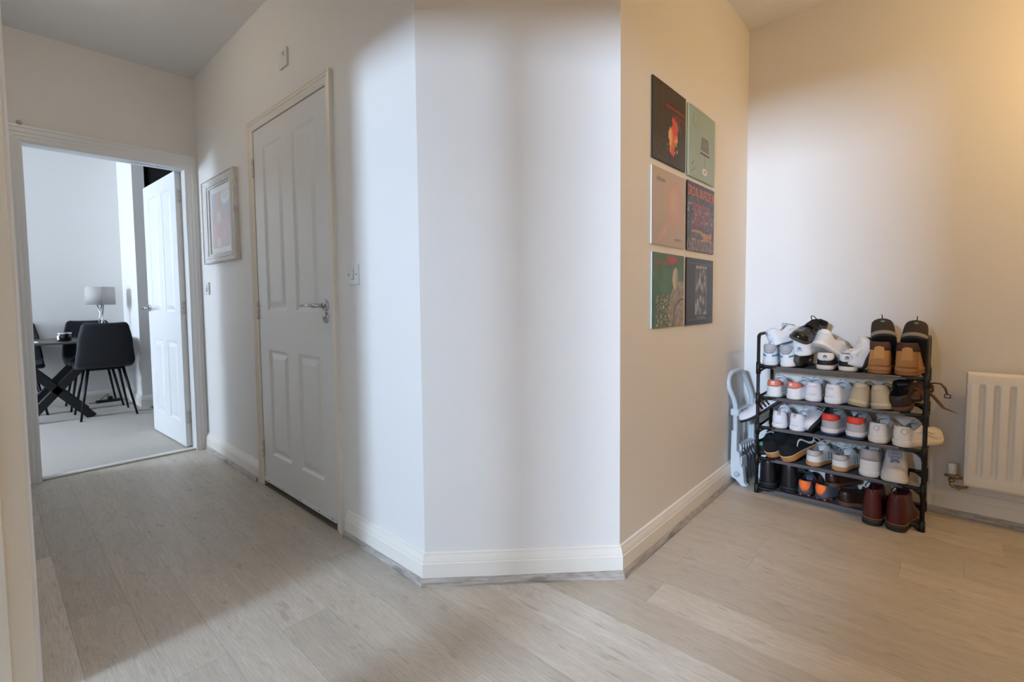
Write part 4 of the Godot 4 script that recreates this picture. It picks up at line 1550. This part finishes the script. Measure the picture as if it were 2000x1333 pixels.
func shoe(label: String, o_: Dictionary, at: Vector3, yaw := 0.0, pitch := 0.0, roll := 0.0, group := "") -> Node3D:
	var p := {L = 0.275, hw = 0.035, fw = 0.049, sh = 0.022, st = 0.018, spring = 0.012, hc = 0.062, hs = 0.046, ht = 0.066, htoe = 0.040, thr = 0.42, lean = 0.006, foot = 1.0,
		upper = "#e9e8e6", sole = "#e4e2de", tread = "", tab = "", tabh = 0.62, collar = "", lining = "#b9b7b8", lace = "#e6e4e2", laces = 4, tongue = "", rough = 0.6, stripes = "", trefoil = "", text = "", textcol = "", toecap = "", welt = ""}
	p.merge(o_, true)
	var kind: String = o_.get("kind", "shoe")
	var o := thing(kind, label, "boot" if kind.contains("boot") else "shoe", at, group)
	o.basis = turn(yaw, pitch, roll)
	var um := cm(p.upper, p.rough)
	var ts := []
	for i in 31:
		var f := float(i) / 30
		ts.append(0.5 - 0.5 * cos(f * PI) if f < 0.2 or f > 0.8 else lerpf(0.0955, 0.9045, (f - 0.2) / 0.6))
	# upper and lining share one surface
	var nv := 9
	var cs := [1.0, 0.95, 0.88, 0.70, 0.40, 0.0, -0.40, -0.70, -0.88, -0.95, -1.0]
	var left := []
	var right := []
	var mid := []
	for t in ts:
		var l := []
		var r := []
		for j in nv + 1:
			l.append(su(t, float(j) / nv, -1.0, p))
			r.append(su(t, float(j) / nv, 1.0, p))
		left.append(l)
		right.append(r)
		var thr: float = p.thr
		var open := sm(0.004, 0.03, t) * (1.0 - sm(thr - 0.05, thr + 0.03, t))
		var a: Vector3 = r[nv]
		var b: Vector3 = l[nv]
		var row := []
		var bump: float = a.distance_to(b) * 0.16
		for c in cs:
			var q := a.lerp(b, 0.5 - 0.5 * c)
			var shut: float = bump * (1.0 - c * c) * (0.5 if t < thr + 0.22 else 1.0)
			var deep: float = shh(t, p) - 0.006
			var rim := 0.004 * sin(clampf((1.0 - absf(c)) / 0.12, 0.0, 1.0) * PI)
			var inn: float = -deep * sm(0.03, 0.22, 1.0 - absf(c)) + rim
			row.append(q + Vector3(0, lerpf(shut, inn, open), 0))
		mid.append(row)
	var st := begin(true)
	grid(st, right, true)
	grid(st, left)
	var lin := begin(true)
	for i in mid.size() - 1:
		var tt: float = (ts[i] + ts[i + 1]) * 0.5
		var part := [mid[i], mid[i + 1]]
		grid(lin if tt < p.thr else st, part, true)
	obj("upper", st, um, o)
	obj("lining", lin, cm(p.lining, 0.9), o)
	# sole: midsole over tread
	var layers := [["sole", 0.0, 1.0, p.sole]]
	if p.tread != "":
		layers = [["outsole", 0.0, 0.36, p.tread], ["midsole", 0.36, 1.0, p.sole]]
	if p.welt != "":
		layers.append(["welt", 0.97, 1.06, p.welt])
	for y in layers:
		var prof := [[0.90, 0.0], [0.985, 0.03], [1.02, 0.35], [1.03, 0.75], [1.0, 1.0], [0.9, 1.0]]
		if y[0] == "outsole":
			prof = [[0.88, 0.0], [0.99, 0.1], [1.02, 0.9], [1.0, 1.0]]
		elif y[0] == "welt":
			prof = [[0.9, 0.0], [1.03, 0.0], [1.05, 0.5], [1.03, 1.0], [0.9, 1.0]]
		st = begin(true)
		var gl := []
		var gr := []
		for t in ts:
			var w := sw(t, p)
			var h := sth(t, p) - spring(t, p)
			var l := []
			var r := []
			for k in prof:
				var yy: float = lerpf(y[1], y[2], k[1]) * h + spring(t, p)
				var z: float = -p.L * 0.5 + (0.5 - t) * p.L * (1.0 + 0.028 * (k[0] - 0.9) / 0.12)
				l.append(Vector3(scx(t, p) - w * k[0], yy, z))
				r.append(Vector3(scx(t, p) + w * k[0], yy, z))
			gl.append(l)
			gr.append(r)
		grid(st, gr, true)
		grid(st, gl)
		for i in ts.size() - 1:
			var e := prof.size() - 1
			quad(st, gr[i][0], gl[i][0], gl[i + 1][0], gr[i + 1][0])
			quad(st, gl[i][e], gr[i][e], gr[i + 1][e], gl[i + 1][e])
		obj(y[0], st, cm(y[3], 0.65), o)
	# heel tab
	if p.tab != "":
		var th: float = p.tabh
		var wing: float = p.get("tabw", 0.46)
		shoe_patch("heel_tab", -wing, wing, func(q: float) -> float: return vof(lerpf(th, 0.90, pow(absf(q) / wing, 2.2)) - 0.05 * sin(absf(q) / wing * PI)), func(q: float) -> float: return vof(0.992 - 0.10 * pow(absf(q) / wing, 3.0)), cm(p.tab, 0.6), o, p, 22, 6)
	if p.collar != "":
		shoe_patch("collar", -0.66, 0.66, func(q: float) -> float: return vof(p.get("collarv", 0.62) - 0.06 * absf(q)), func(_q: float) -> float: return 0.99, cm(p.collar, 0.7), o, p, 24, 5, 0.0022)
	if p.toecap != "":
		for s in [-1.0, 1.0]:
			shoe_patch("toe_cap", s * 0.90, s * 0.998, func(_q: float) -> float: return 0.02, func(_q: float) -> float: return 1.0, cm(p.toecap, 0.6), o, p, 8, 6)
	if p.stripes != "":
		for s in [-1.0, 1.0]:
			for k in 3:
				var q0: float = s * (0.60 + k * 0.055)
				shoe_patch("stripe", q0, q0 + s * 0.030, func(_q: float) -> float: return 0.04, func(_q: float) -> float: return 0.72, cm(p.stripes, 0.6), o, p, 3, 6)
	if p.has("band"):
		shoe_patch("band", -0.40, -0.10, func(q: float) -> float: return vof(0.26 + 0.25 * absf(q)), func(q: float) -> float: return vof(0.36 + 0.25 * absf(q)), cm(p.band, 0.6), o, p, 8, 3)
		shoe_patch("band", 0.10, 0.40, func(q: float) -> float: return vof(0.26 + 0.25 * absf(q)), func(q: float) -> float: return vof(0.36 + 0.25 * absf(q)), cm(p.band, 0.6), o, p, 8, 3)
	if p.has("backstay"):
		shoe_patch("backstay", -0.105, 0.105, func(_q: float) -> float: return 0.02, func(q: float) -> float: return vof(0.84 - 6.0 * q * q), cm(p.backstay, 0.7), o, p, 10, 10, 0.0042)
		shoe_patch("heel_cup", -0.23, 0.23, func(_q: float) -> float: return 0.01, func(q: float) -> float: return vof(0.34 - 3.4 * q * q), cm(p.sole, 0.7), o, p, 14, 5, 0.0060)
	if p.get("overlay", 1) == 1 and kind == "shoe":
		if p.tab == "" and not p.has("backstay"):
			shoe_patch("heel_strip", -0.11, 0.11, func(_q: float) -> float: return 0.02, func(_q: float) -> float: return vof(0.62), um, o, p, 8, 4, 0.0009)
		for s in [-1.0, 1.0]:
			shoe_patch("eyestay", s * 0.60, s * 0.79, func(_q: float) -> float: return vof(0.55), func(_q: float) -> float: return 0.995, um, o, p, 8, 4, 0.0018)
	# tongue and laces
	var tg: String = p.tongue if p.tongue != "" else p.upper
	var thr2: float = p.thr
	if p.laces > 0:
		var g := []
		for i in 15:
			var f := float(i) / 14
			var t := lerpf(thr2 + 0.14, thr2 - 0.035, f)
			var up: float = sth(t, p) + (shh(t, p) if f < 0.75 else shh(thr2, p) + (f - 0.75) * 0.055) + 0.003
			var row := []
			for k in 7:
				var c := (k - 3) / 3.0
				var wide: float = p.hw * 0.66 * (1.0 if f < 0.7 else sqrt(maxf(0.04, 1.0 - pow((f - 0.7) / 0.31, 2.6))))
				row.append(Vector3(scx(t, p) + c * wide, up + 0.007 * (1.0 - c * c), -p.L * t))
			g.append(row)
		st = begin(true)
		grid(st, g, true)
		var g2 := []
		for row in g:
			var r2 := []
			for q in row:
				r2.append(q - Vector3(0, 0.004, -0.003))
			g2.append(r2)
		grid(st, g2)
		obj("tongue", st, cm(tg, 0.8), o)
		st = begin(true)
		for k in p.laces:
			var t: float = thr2 - 0.015 + k * 0.036
			var a := su(t, 0.97, -1.0, p)
			var b := su(t + 0.012, 0.97, 1.0, p)
			var c := (a + b) * 0.5 + Vector3(0, 0.009, 0)
			tube(st, [a, a.lerp(c, 0.6) + Vector3(0, 0.003, 0), c, b.lerp(c, 0.6) + Vector3(0, 0.003, 0), b], 0.0036, 6)
		if p.has("bow"):
			var q := su(thr2 + 0.01, 1.0, 1.0, p)
			q.x = 0.0
			for s in [-1.0, 1.0]:
				var loop := []
				for k in 13:
					var f := TAU * k / 12.0
					loop.append(q + Vector3(s * (0.018 - 0.018 * cos(f)), 0.014 + 0.011 * sin(f) + 0.006 * (1.0 - cos(f)), 0.005 - 0.004 * cos(f)))
				tube(st, loop, 0.0022, 6)
				tube(st, [q + Vector3(0, 0.010, 0), q + Vector3(s * 0.012, 0.011, -0.007), q + Vector3(s * 0.024, 0.004, -0.013), q + Vector3(s * 0.034, -0.008, -0.014), q + Vector3(s * 0.037, -0.022, -0.012)], 0.0022, 6)
		obj("laces", st, cm(p.lace, 0.8), o)
	if p.has("loop"):
		st = begin(true)
		var h := su(0.0, 1.0, 1.0, p)
		tube(st, [h + Vector3(0, -0.012, 0.004), h + Vector3(0, 0.012, 0.007), h + Vector3(0, 0.022, 0.001), h + Vector3(0, 0.012, -0.006), h + Vector3(0, -0.006, -0.006)], 0.0045, 6, true, 0.4)
		obj("pull_loop", st, cm(p.loop, 0.8), o)
	# marks at the heel
	var tabn: Node = o.get_node("heel_tab") if o.has_node("heel_tab") else o.get_node("upper")
	if p.trefoil != "":
		st = begin()
		for e in [[0.0, 0.0075, 0.0026, 0.0050, 0.0], [-0.0058, 0.0050, 0.0024, 0.0046, 0.75], [0.0058, 0.0050, 0.0024, 0.0046, -0.75]]:
			var pts := []
			for k in 10:
				var a := TAU * k / 10
				var dx: float = cos(a) * e[2]
				var dy: float = sin(a) * e[3]
				pts.append(heel_pt(e[0] + dx * cos(e[4]) - dy * sin(e[4]), p.get("logoy", 0.76) * p.hc + e[1] + dx * sin(e[4]) + dy * cos(e[4]) - 0.003, p))
			for k in range(1, 9):
				tri(st, pts[0], pts[k], pts[k + 1])
		var q := [heel_pt(-0.0075, p.get("logoy", 0.76) * p.hc - 0.0022, p), heel_pt(0.0075, p.get("logoy", 0.76) * p.hc - 0.0022, p), heel_pt(0.0070, p.get("logoy", 0.76) * p.hc - 0.0008, p), heel_pt(-0.0070, p.get("logoy", 0.76) * p.hc - 0.0008, p)]
		quad(st, q[0], q[1], q[2], q[3])
		obj("trefoil", st, cm(p.trefoil, 0.6), tabn)
		var a0 := heel_pt(0.0, p.get("logoy", 0.76) * p.hc - 0.0062, p)
		words("lettering", "adidas", 0.0048, cm(p.trefoil, 0.6), tabn, Transform3D(Basis.IDENTITY, a0 + Vector3(0, 0, -0.0004)))
	if p.text != "":
		var a1 := heel_pt(0.0, p.get("texty", 0.72) * p.hc, p)
		words("lettering", p.text, p.get("texts", 0.0085), cm(p.textcol, 0.6), tabn, Transform3D(Basis.IDENTITY, a1 + Vector3(0, 0, -0.0006)), "Droid Sans", true, 1.3)
	if p.has("ring"):
		st = begin(true)
		var rp := []
		for k in 17:
			var f := TAU * k / 16.0
			rp.append(sq(p.ring + cos(f) * 0.075, vof(0.66 + sin(f) * 0.17), p, 0.0014))
		tube(st, rp, 0.0010, 5)
		obj("heel_ring", st, cm("#8d857e", 0.6), o)
		for s in [-1.0, 1.0]:
			shoe_patch("side_line", s * 0.50, s * 0.80, func(q: float) -> float: return vof(0.72 - 1.9 * (absf(q) - 0.5)), func(q: float) -> float: return vof(0.75 - 1.9 * (absf(q) - 0.5)), cm("#a79d93", 0.6), o, p, 12, 2)
	if p.has("studs"):
		st = begin(true)
		for q in [[0.06, -0.6], [0.06, 0.6], [0.20, -0.7], [0.20, 0.7], [0.62, -0.75], [0.62, 0.75], [0.80, -0.7], [0.80, 0.7], [0.90, 0.0]]:
			var c := Vector3(scx(q[0], p) + q[1] * sw(q[0], p), 0.002, -p.L * q[0])
			lathe(st, [Vector2(0.0, -0.012), Vector2(0.0055, -0.012), Vector2(0.009, 0.0), Vector2(0.0, 0.0)], 10, Transform3D(Basis.IDENTITY, c))
		obj("studs", st, cm(p.studs, 0.5), o)
	return o

func heel_pt(a: float, y: float, p: Dictionary) -> Vector3:
	# a point on the back of the heel: a metres to the right, y metres over the sole
	var q: float = a / (p.hw * 4.08)
	var v := asin(clampf(pow(y / p.hc, 1.0 / 0.92), 0.0, 1.0)) / (PI / 2)
	return sq(q, v, p, 0.0026)

func X(px: float) -> float:
	# how far along the rack, from the photograph's column at its front
	var u := (px - 1484.0) / 100.0
	return -0.709 + 0.2455 * u - 0.0121 * u * u

func sandal(label: String, at: Vector3, yaw: float, pitch: float, group: String) -> void:
	var p := {L = 0.27, hw = 0.034, fw = 0.046, sh = 0.022, st = 0.016, spring = 0.008, foot = 1.0}
	var o := thing("sandal", label, "sandal", at, group)
	o.basis = turn(yaw, pitch, 0)
	for y in [["sole", 0.0, 0.012, "#2a1c16"], ["footbed", 0.012, 0.022, "#6b4a30"]]:
		var st := begin(true)
		var l := []
		var r := []
		for i in 25:
			var t := 0.5 - 0.5 * cos(i / 24.0 * PI)
			var w := sw(t, p)
			var a := []
			var b := []
			for k in [[0.92, y[1]], [1.0, y[1] + 0.002], [1.0, y[2] - 0.001], [0.95, y[2]]]:
				a.append(Vector3(-w * k[0], k[1], -p.L * t))
				b.append(Vector3(w * k[0], k[1], -p.L * t))
			l.append(a)
			r.append(b)
		grid(st, r, true)
		grid(st, l)
		for i in 24:
			quad(st, r[i][0], l[i][0], l[i + 1][0], r[i + 1][0])
			quad(st, l[i][3], r[i][3], r[i + 1][3], l[i + 1][3])
		obj(y[0], st, cm(y[3], 0.7), o)
	var lea := cm("#4a1f1c", 0.5)
	for q in [[0.10, 0.055, 1.0], [0.46, 0.060, 0.9], [0.66, 0.045, 1.0]]:
		var st := begin(true)
		var pts := []
		var w: float = sw(q[0], p)
		for k in 9:
			var a := PI * k / 8
			pts.append(Vector3(cos(a) * w * 1.0, 0.014 + sin(a) * q[1], -p.L * q[0] + (0.02 * sin(a) if q[0] < 0.2 else 0.0)))
		tube(st, pts, 0.010, 8, true, 0.25)
		obj("strap", st, lea, o)
	var st2 := begin(true)
	var w2: float = sw(0.3, p)
	tube(st2, [Vector3(w2, 0.05, -0.05), Vector3(w2 + 0.03, 0.085, -0.04), Vector3(w2 + 0.06, 0.088, -0.03), Vector3(w2 + 0.075, 0.070, -0.028), Vector3(w2 + 0.082, 0.045, -0.026)], 0.009, 8, true, 0.28)
	obj("strap_end", st2, lea, o)
	st2 = begin()
	var bx := Vector3(w2 + 0.083, 0.036, -0.026)
	box(st2, bx + Vector3(-0.011, -0.009, -0.002), bx + Vector3(-0.008, 0.009, 0.002), 0.0008)
	box(st2, bx + Vector3(0.008, -0.009, -0.002), bx + Vector3(0.011, 0.009, 0.002), 0.0008)
	box(st2, bx + Vector3(-0.008, 0.006, -0.002), bx + Vector3(0.008, 0.009, 0.002), 0.0008)
	box(st2, bx + Vector3(-0.008, -0.009, -0.002), bx + Vector3(0.008, -0.006, 0.002), 0.0008)
	obj("buckle", st2, cm("#3a2a26", 0.3, 0.6), o)
	st2 = begin(true)
	tube(st2, [Vector3(w2, 0.03, -0.09), Vector3(w2 + 0.03, 0.02, -0.06), Vector3(w2 + 0.07, -0.020, -0.03), Vector3(w2 + 0.115, -0.034, -0.02)], [0.009, 0.009, 0.008, 0.002], 8, true, 0.28)
	obj("loose_strap", st2, lea, o)

func shoes() -> void:
	var white := "#e9e8e8"
	var zf := -2.748
	var T := 0.689
	var M := 0.525
	var L := 0.365
	var K := 0.198
	var J := 0.034
	# ---- top of the rack
	var g := "shoes heaped on the top shelf"
	var blue := {upper = "#e8eaee", tab = "#aeb1ba", tabh = 0.48, tabw = 0.30, band = "#4f8fb5", lining = "#a7a3b4", hc = 0.092, hs = 0.07, ht = 0.098, hw = 0.036, text = "NIKE", textcol = "#c2a367", texty = 0.66}
	shoe("white trainer with grey heel tab and blue bands, leftmost on the top shelf", blue, Vector3(X(1502), T, zf), 2, 4, 0, g)
	shoe("white trainer with grey heel tab and blue bands, leaning against its twin on the right", blue, Vector3(X(1537), T, zf + 0.006), -4, 3, 5, g)
	shoe("white trainer lying slantwise on the two blue-banded trainers", {upper = "#e6e8f0", sole = "#eceef2", trefoil = "#77788a", hc = 0.07, hw = 0.038, fw = 0.048}, Vector3(X(1507), T + 0.098, zf - 0.02), -38, 12, 22, g)
	shoe("white trainer with a small dark mark on its heel, perched on a black shoe", {upper = "#e9eaf0", sole = "#e9e8e6", trefoil = "#5b5c66", logoy = 0.25, hc = 0.072, hw = 0.040, fw = 0.048}, Vector3(X(1562), T + 0.058, zf - 0.012), -8, 6, 6, g)
	var blk := {upper = "#17130f", sole = "#4b4640", lining = "#241d18", lace = "#1a1613", rough = 0.22, hc = 0.058, ht = 0.06, sh = 0.024, st = 0.014, hw = 0.034, bow = 1}
	shoe("polished black leather shoe on the very top of the heap, toe pointing left", blk, Vector3(X(1580), T + 0.160, zf - 0.235), 168, -7, 24, g)
	shoe("polished black leather shoe lying on its side under the white trainers", blk, Vector3(X(1560), T + 0.036, zf - 0.004), -6, 0, 88, g)
	shoe("chunky off-white trainer sliding down over the black-and-white pair", {upper = "#e3dedb", sole = "#ece9e6", tread = "#b9b0a9", tab = "#efeeee", hc = 0.07, hw = 0.040, fw = 0.050, sh = 0.034, st = 0.026}, Vector3(X(1584), T + 0.112, zf - 0.040), -44, -34, 12, g)
	var sup := {upper = "#15151a", sole = "#d9cdb9", tab = "#e6e1dc", tabh = 0.40, trefoil = "#1b1b20", lining = "#2a2a2e", lace = "#1b1b1f", hc = 0.062, ht = 0.064, hw = 0.038, logoy = 0.70}
	shoe("black trainer with a white heel tab, left one of its pair on the top shelf", sup, Vector3(X(1610), T, zf), 3, 0, 0, g)
	shoe("black trainer with a white heel tab, right one of its pair on the top shelf", sup, Vector3(X(1653), T, zf), 0, 0, 0, g)
	shoe("white trainer with a dark sole edge standing on end beside the tan boots", {upper = "#e5e1e0", sole = "#2b2524", tread = "#e0d9d4", hc = 0.06, hw = 0.036, sh = 0.028, st = 0.022, L = 0.15, fw = 0.042}, Vector3(X(1686), T + 0.010, zf - 0.055), -64, 78, 0, g)
	var tan := {kind = "boot", upper = "#b98248", sole = "#a9713f", tread = "#96602f", collar = "#4d3122", collarv = 0.68, backstay = "#c48c50", lining = "#b07a3c", lace = "#4a2f20", hc = 0.112, hs = 0.104, ht = 0.118, htoe = 0.05, hw = 0.044, fw = 0.052, thr = 0.45, sh = 0.036, st = 0.026, lean = -0.002, rough = 0.8}
	shoe("tan leather work boot with a dark collar, left one of the pair", tan, Vector3(X(1714), T, zf + 0.004), 2, 0, 0, g)
	shoe("tan leather work boot with a dark collar, right one of its pair", tan, Vector3(X(1768), T, zf + 0.004), 0, 0, 0, g)
	var hik := {kind = "hiking_shoe", upper = "#34291f", sole = "#8a8074", tread = "#121113", lining = "#2c2420", lace = "#221a15", loop = "#1a1613", hc = 0.080, hs = 0.07, ht = 0.085, hw = 0.047, fw = 0.052, sh = 0.032, st = 0.024, text = "", rough = 0.85}
	var a := shoe("dark brown hiking shoe stuck toe down into the left tan boot", hik, Vector3(X(1722), T + 0.176, zf - 0.004), 6, -44, 3, g)
	var b := shoe("dark brown hiking shoe stuck toe down into the right tan boot", hik, Vector3(X(1780), T + 0.170, zf - 0.004), 3, -44, -5, g)
	for q in [a, b]:
		var st := begin(true)
		lathe(st, [Vector2(0.0075, 0.0), Vector2(0.0075, 0.0012), Vector2(0.0, 0.002)], 14, Transform3D(Basis(Vector3.RIGHT, PI / 2 - 0.1) * Basis.from_scale(Vector3(1.2, 1, 0.8)), Vector3(0, 0.086, 0.0025)))
		obj("badge", st, cm("#5f8f86", 0.4), q)
	# ---- second shelf
	g = "shoes on the second shelf"
	var cor := {upper = "#e8e7e9", tab = "#e07a62", tabh = 0.52, trefoil = "#f3e9e6", stripes = "#d98470", lining = "#c2c0c8", hc = 0.068, hw = 0.036, logoy = 0.78}
	shoe("white trainer with coral heel tab, left one of the coral pair", cor, Vector3(X(1510), M, zf), -3, 0, 0, g)
	shoe("white trainer with coral heel tab and stripes, right one of the coral pair", cor, Vector3(X(1546), M, zf + 0.004), -20, 0, 0, g)
	var wh := {upper = "#e9e6e8", sole = "#e8e4e4", lining = "#c7c3ca", hc = 0.066, hw = 0.036, sh = 0.03, text = "NIKE", textcol = "#d9bcbf"}
	shoe("all-white trainer with a pale pink heel word, between coral pair and its twin", wh, Vector3(X(1588), M, zf), 3, 0, 0, g)
	shoe("all-white trainer with a pale pink heel word, next to the beige pair", wh, Vector3(X(1622), M, zf + 0.006), -18, 0, 0, g)
	var bei := {upper = "#bda888", sole = "#c5b393", tread = "#a8926e", tab = "#c9b695", tabh = 0.7, tabw = 0.2, taper = 0.62, overlay = 0, lining = "#6d5f52", lace = "#b5a282", hc = 0.085, hs = 0.062, ht = 0.08, hw = 0.040, sh = 0.030, rough = 0.85}
	shoe("beige suede trainer with its heel tipped up, left one of the beige pair", bei, Vector3(X(1671), M + 0.004, zf + 0.004), -10, -10, -6, g)
	shoe("beige suede trainer with its heel tipped up, right one of the beige pair", bei, Vector3(X(1719), M + 0.002, zf + 0.012), -10, -9, 8, g)
	shoe("dark brown slip-on with a tan inner edge beside the strappy sandal", {kind = "slip_on", upper = "#2a1c17", sole = "#5f4026", lining = "#120d0c", laces = 0, hc = 0.050, hs = 0.050, ht = 0.075, hw = 0.042, fw = 0.052, rough = 0.5, thr = 0.55}, Vector3(X(1760), M, zf), 0, 14, 10, g)
	sandal("oxblood leather sandal whose buckled straps hang out past the right post", Vector3(X(1779), M + 0.045, zf - 0.03), -8, 8, g)
	# ---- third shelf
	g = "shoes on the third shelf"
	var blackstripe := {upper = "#e4e2e6", sole = "#17181c", stripes = "#16171c", lining = "#b5b3bd", lace = "#dedce2", hw = 0.037, sh = 0.018, st = 0.014, hc = 0.065}
	shoe("white trainer with black stripes tipped over at the left post", blackstripe, Vector3(-0.600, L + 0.140, -2.885), 118, -35, -12, g)
	var tre := {upper = "#e9e8ec", sole = "#e6e4e2", trefoil = "#b08a88", lining = "#c0c0c8", hc = 0.066, hw = 0.036, logoy = 0.86}
	shoe("white trainer with a small trefoil heel mark, left one of the white pair", tre, Vector3(X(1523), L, zf), 3, 0, 0, g)
	shoe("white trainer with a small trefoil heel mark, half under the black-striped trainer", tre, Vector3(X(1555), L, zf + 0.006), -12, 0, 0, g)
	shoe("white trainer with black stripes lying tilted on the small trefoil trainer", blackstripe, Vector3(X(1612), L + 0.115, -2.985), 172, -20, -62, g)
	var red := {upper = "#b3adac", sole = "#dcd3cf", tread = "#2c3a56", tab = "#e0402f", tabh = 0.56, overlay = 0, lining = "#4e4f58", lace = "#8d8c96", hc = 0.072, hs = 0.056, ht = 0.074, hw = 0.038, sh = 0.036, st = 0.024}
	shoe("grey running shoe with a bright red heel, left one of its pair", red, Vector3(X(1618), L, zf), -12, 0, 0, g)
	shoe("grey running shoe with a bright red heel, right one of its pair", red, Vector3(X(1668), L, zf), -10, 0, 0, g)
	var sta := {ring = 0.0, tab = "#e2dad2", tabh = 0.90, upper = "#e6dfd8", sole = "#e3d9cd", lining = "#6e6a6c", lace = "#c9c2bc", hc = 0.064, hw = 0.037, sh = 0.03, st = 0.024}
	shoe("cream-white court shoe with a round heel mark, toe to the wall", sta, Vector3(X(1713), L, zf), -8, 0, 0, g)
	shoe("cream-white court shoe turned sideways, its toe sticking out past the right post", sta.merged({ring = 0.16}, true), Vector3(X(1756), L, zf + 0.002), -27, 0, 0, g)
	# ---- fourth shelf
	g = "shoes on the fourth shelf"
	var skate := {kind = "skate_shoe", upper = "#0f0f11", sole = "#a9743f", lining = "#17171a", lace = "#151517", hc = 0.058, hw = 0.038, fw = 0.050, sh = 0.028, st = 0.024, rough = 0.9, welt = "#d8c4a0"}
	shoe("black and green sandal-like shoe squeezed in behind the left post", {upper = "#141517", sole = "#20242c", tab = "#3f8f6a", lining = "#1a1a1c", hc = 0.05, hw = 0.036, laces = 3, lace = "#cfd4da"}, Vector3(X(1487), K, zf - 0.03), -18, 8, 12, g)
	shoe("black suede skate shoe with a gum sole, further left of the two", skate, Vector3(X(1509), K + 0.004, zf + 0.004), -18, 16, 12, g)
	a = shoe("black suede skate shoe with a gum sole and a white wavy side stripe", skate, Vector3(X(1541), K, zf + 0.014), -19, 14, 14, g)
	var sp := {L = 0.275, hw = 0.038, fw = 0.050, sh = 0.028, st = 0.024, spring = 0.012, hc = 0.058, hs = 0.046, ht = 0.066, htoe = 0.040, thr = 0.42, lean = 0.006, foot = 1.0}
	shoe_patch("side_stripe", 0.50, 0.84, func(q: float) -> float: return 0.34 + 0.20 * sin((q - 0.5) * 17.0), func(q: float) -> float: return 0.50 + 0.20 * sin((q - 0.5) * 17.0), cm("#dcdad6", 0.6), a, sp, 24, 2, 0.002)
	var gum := {upper = "#e6e3e0", sole = "#b98a5b", tab = "#b9b2ae", tabh = 0.55, lining = "#8f8b8c", lace = "#c9c6c4", stripes = "#8f97a3", hc = 0.058, hw = 0.034, sh = 0.022, st = 0.018, bow = 1}
	shoe("white trainer with grey heel tab and gum sole, left one of its pair", gum, Vector3(X(1588), K, zf), -12, 0, 0, g)
	shoe("white trainer with grey heel tab and gum sole, right one of its pair", gum, Vector3(X(1640), K, zf), -10, 0, 0, g)
	shoe("white high-top with a grey padded collar, heel towards the room", {kind = "high_top", upper = "#e2dedb", sole = "#e2ddd6", collar = "#aaa29f", collarv = 0.50, lining = "#77767c", lace = "#bdb8b8", hc = 0.100, hs = 0.086, ht = 0.105, hw = 0.039, sh = 0.030}, Vector3(X(1699), K, zf), -3, 0, 0, g)
	shoe("scuffed white high-top with grey laces, toe towards the room", {kind = "high_top", upper = "#d3cdc8", sole = "#d8d0c4", lining = "#8b8890", lace = "#85808a", tongue = "#a39ea2", hc = 0.098, hs = 0.095, ht = 0.112, htoe = 0.046, thr = 0.50, laces = 7, lean = 0.0, hw = 0.040, fw = 0.050, sh = 0.028, L = 0.27}, Vector3(X(1752) - 0.004, K, zf - 0.225), 183, 0, 0, g)
	# ---- bottom shelf
	g = "shoes on the bottom shelf"
	var bb := {kind = "boot", upper = "#121216", sole = "#17171a", tread = "#0e0e10", lining = "#0d0d0f", lace = "#101013", rough = 0.35, taper = 0.70, hc = 0.118, hs = 0.112, ht = 0.122, htoe = 0.05, hw = 0.042, fw = 0.050, thr = 0.45, sh = 0.030, st = 0.022, lean = 0.0}
	shoe("black leather ankle boot, leftmost on the bottom shelf", bb, Vector3(X(1502), J, zf), 4, 0, 0, g)
	shoe("black leather ankle boot, next to the orange football boots", bb, Vector3(X(1544), J, zf), 2, 0, 0, g)
	var fb := {kind = "football_boot", upper = "#555a68", sole = "#3d414c", tab = "#ff7a35", tabh = 0.16, tabw = 0.24, lining = "#202228", lace = "#2b2e38", studs = "#f0623a", hc = 0.060, hs = 0.05, ht = 0.06, htoe = 0.036, sh = 0.010, st = 0.009, hw = 0.034, fw = 0.044, stripes = "#ea5a30"}
	shoe("grey football boot with an orange heel and studs, left one of its pair", fb, Vector3(X(1576), J + 0.012, zf), 2, 0, 0, g)
	shoe("grey football boot with an orange heel and studs, right one of its pair", fb, Vector3(X(1606), J + 0.012, zf + 0.006), -20, 0, 0, g)
	var br := {upper = "#2c1612", sole = "#5c4030", lining = "#1c1210", lace = "#2a1813", laces = 2, rough = 0.35, hc = 0.052, hs = 0.045, ht = 0.054, htoe = 0.036, hw = 0.034, fw = 0.044, sh = 0.020, st = 0.012, welt = "#6a4a34"}
	shoe("dark brown leather shoe lying on top of the other brown one", br, Vector3(X(1626), J + 0.070, zf - 0.02), -14, -5, 8, g)
	shoe("dark brown leather shoe turned sideways on the bottom shelf", br, Vector3(X(1645), J, zf - 0.004), -52, 0, 0, g)
	var ox := {kind = "boot", upper = "#4a1517", sole = "#3a2a1e", tread = "#241a13", lining = "#1e1413", lace = "#120f0f", loop = "#1a1512", welt = "#7d6236", rough = 0.38, taper = 0.62, hc = 0.135, hs = 0.122, ht = 0.125, htoe = 0.05, hw = 0.038, fw = 0.047, thr = 0.46, sh = 0.032, st = 0.024, laces = 6, bow = 1, lean = 0.002}
	shoe("oxblood lace-up boot on the floor before the rack, seen from behind", ox, Vector3(X(1712), 0.0, -2.672), 1, 0, 0, "oxblood boots on the floor")
	shoe("oxblood lace-up boot on the floor before the rack, turned to the right", ox, Vector3(X(1757), 0.0, -2.668), -5, 0, 0, "oxblood boots on the floor")

func _ready() -> void:
	lights_and_camera()
	shell()
	floors()
	skirting()
	doors()
	wall_things()
	radiator()
	shoe_rack()
	trolley()
	dining()
	warm_lamp()
	added_fill_light()
	shoes()
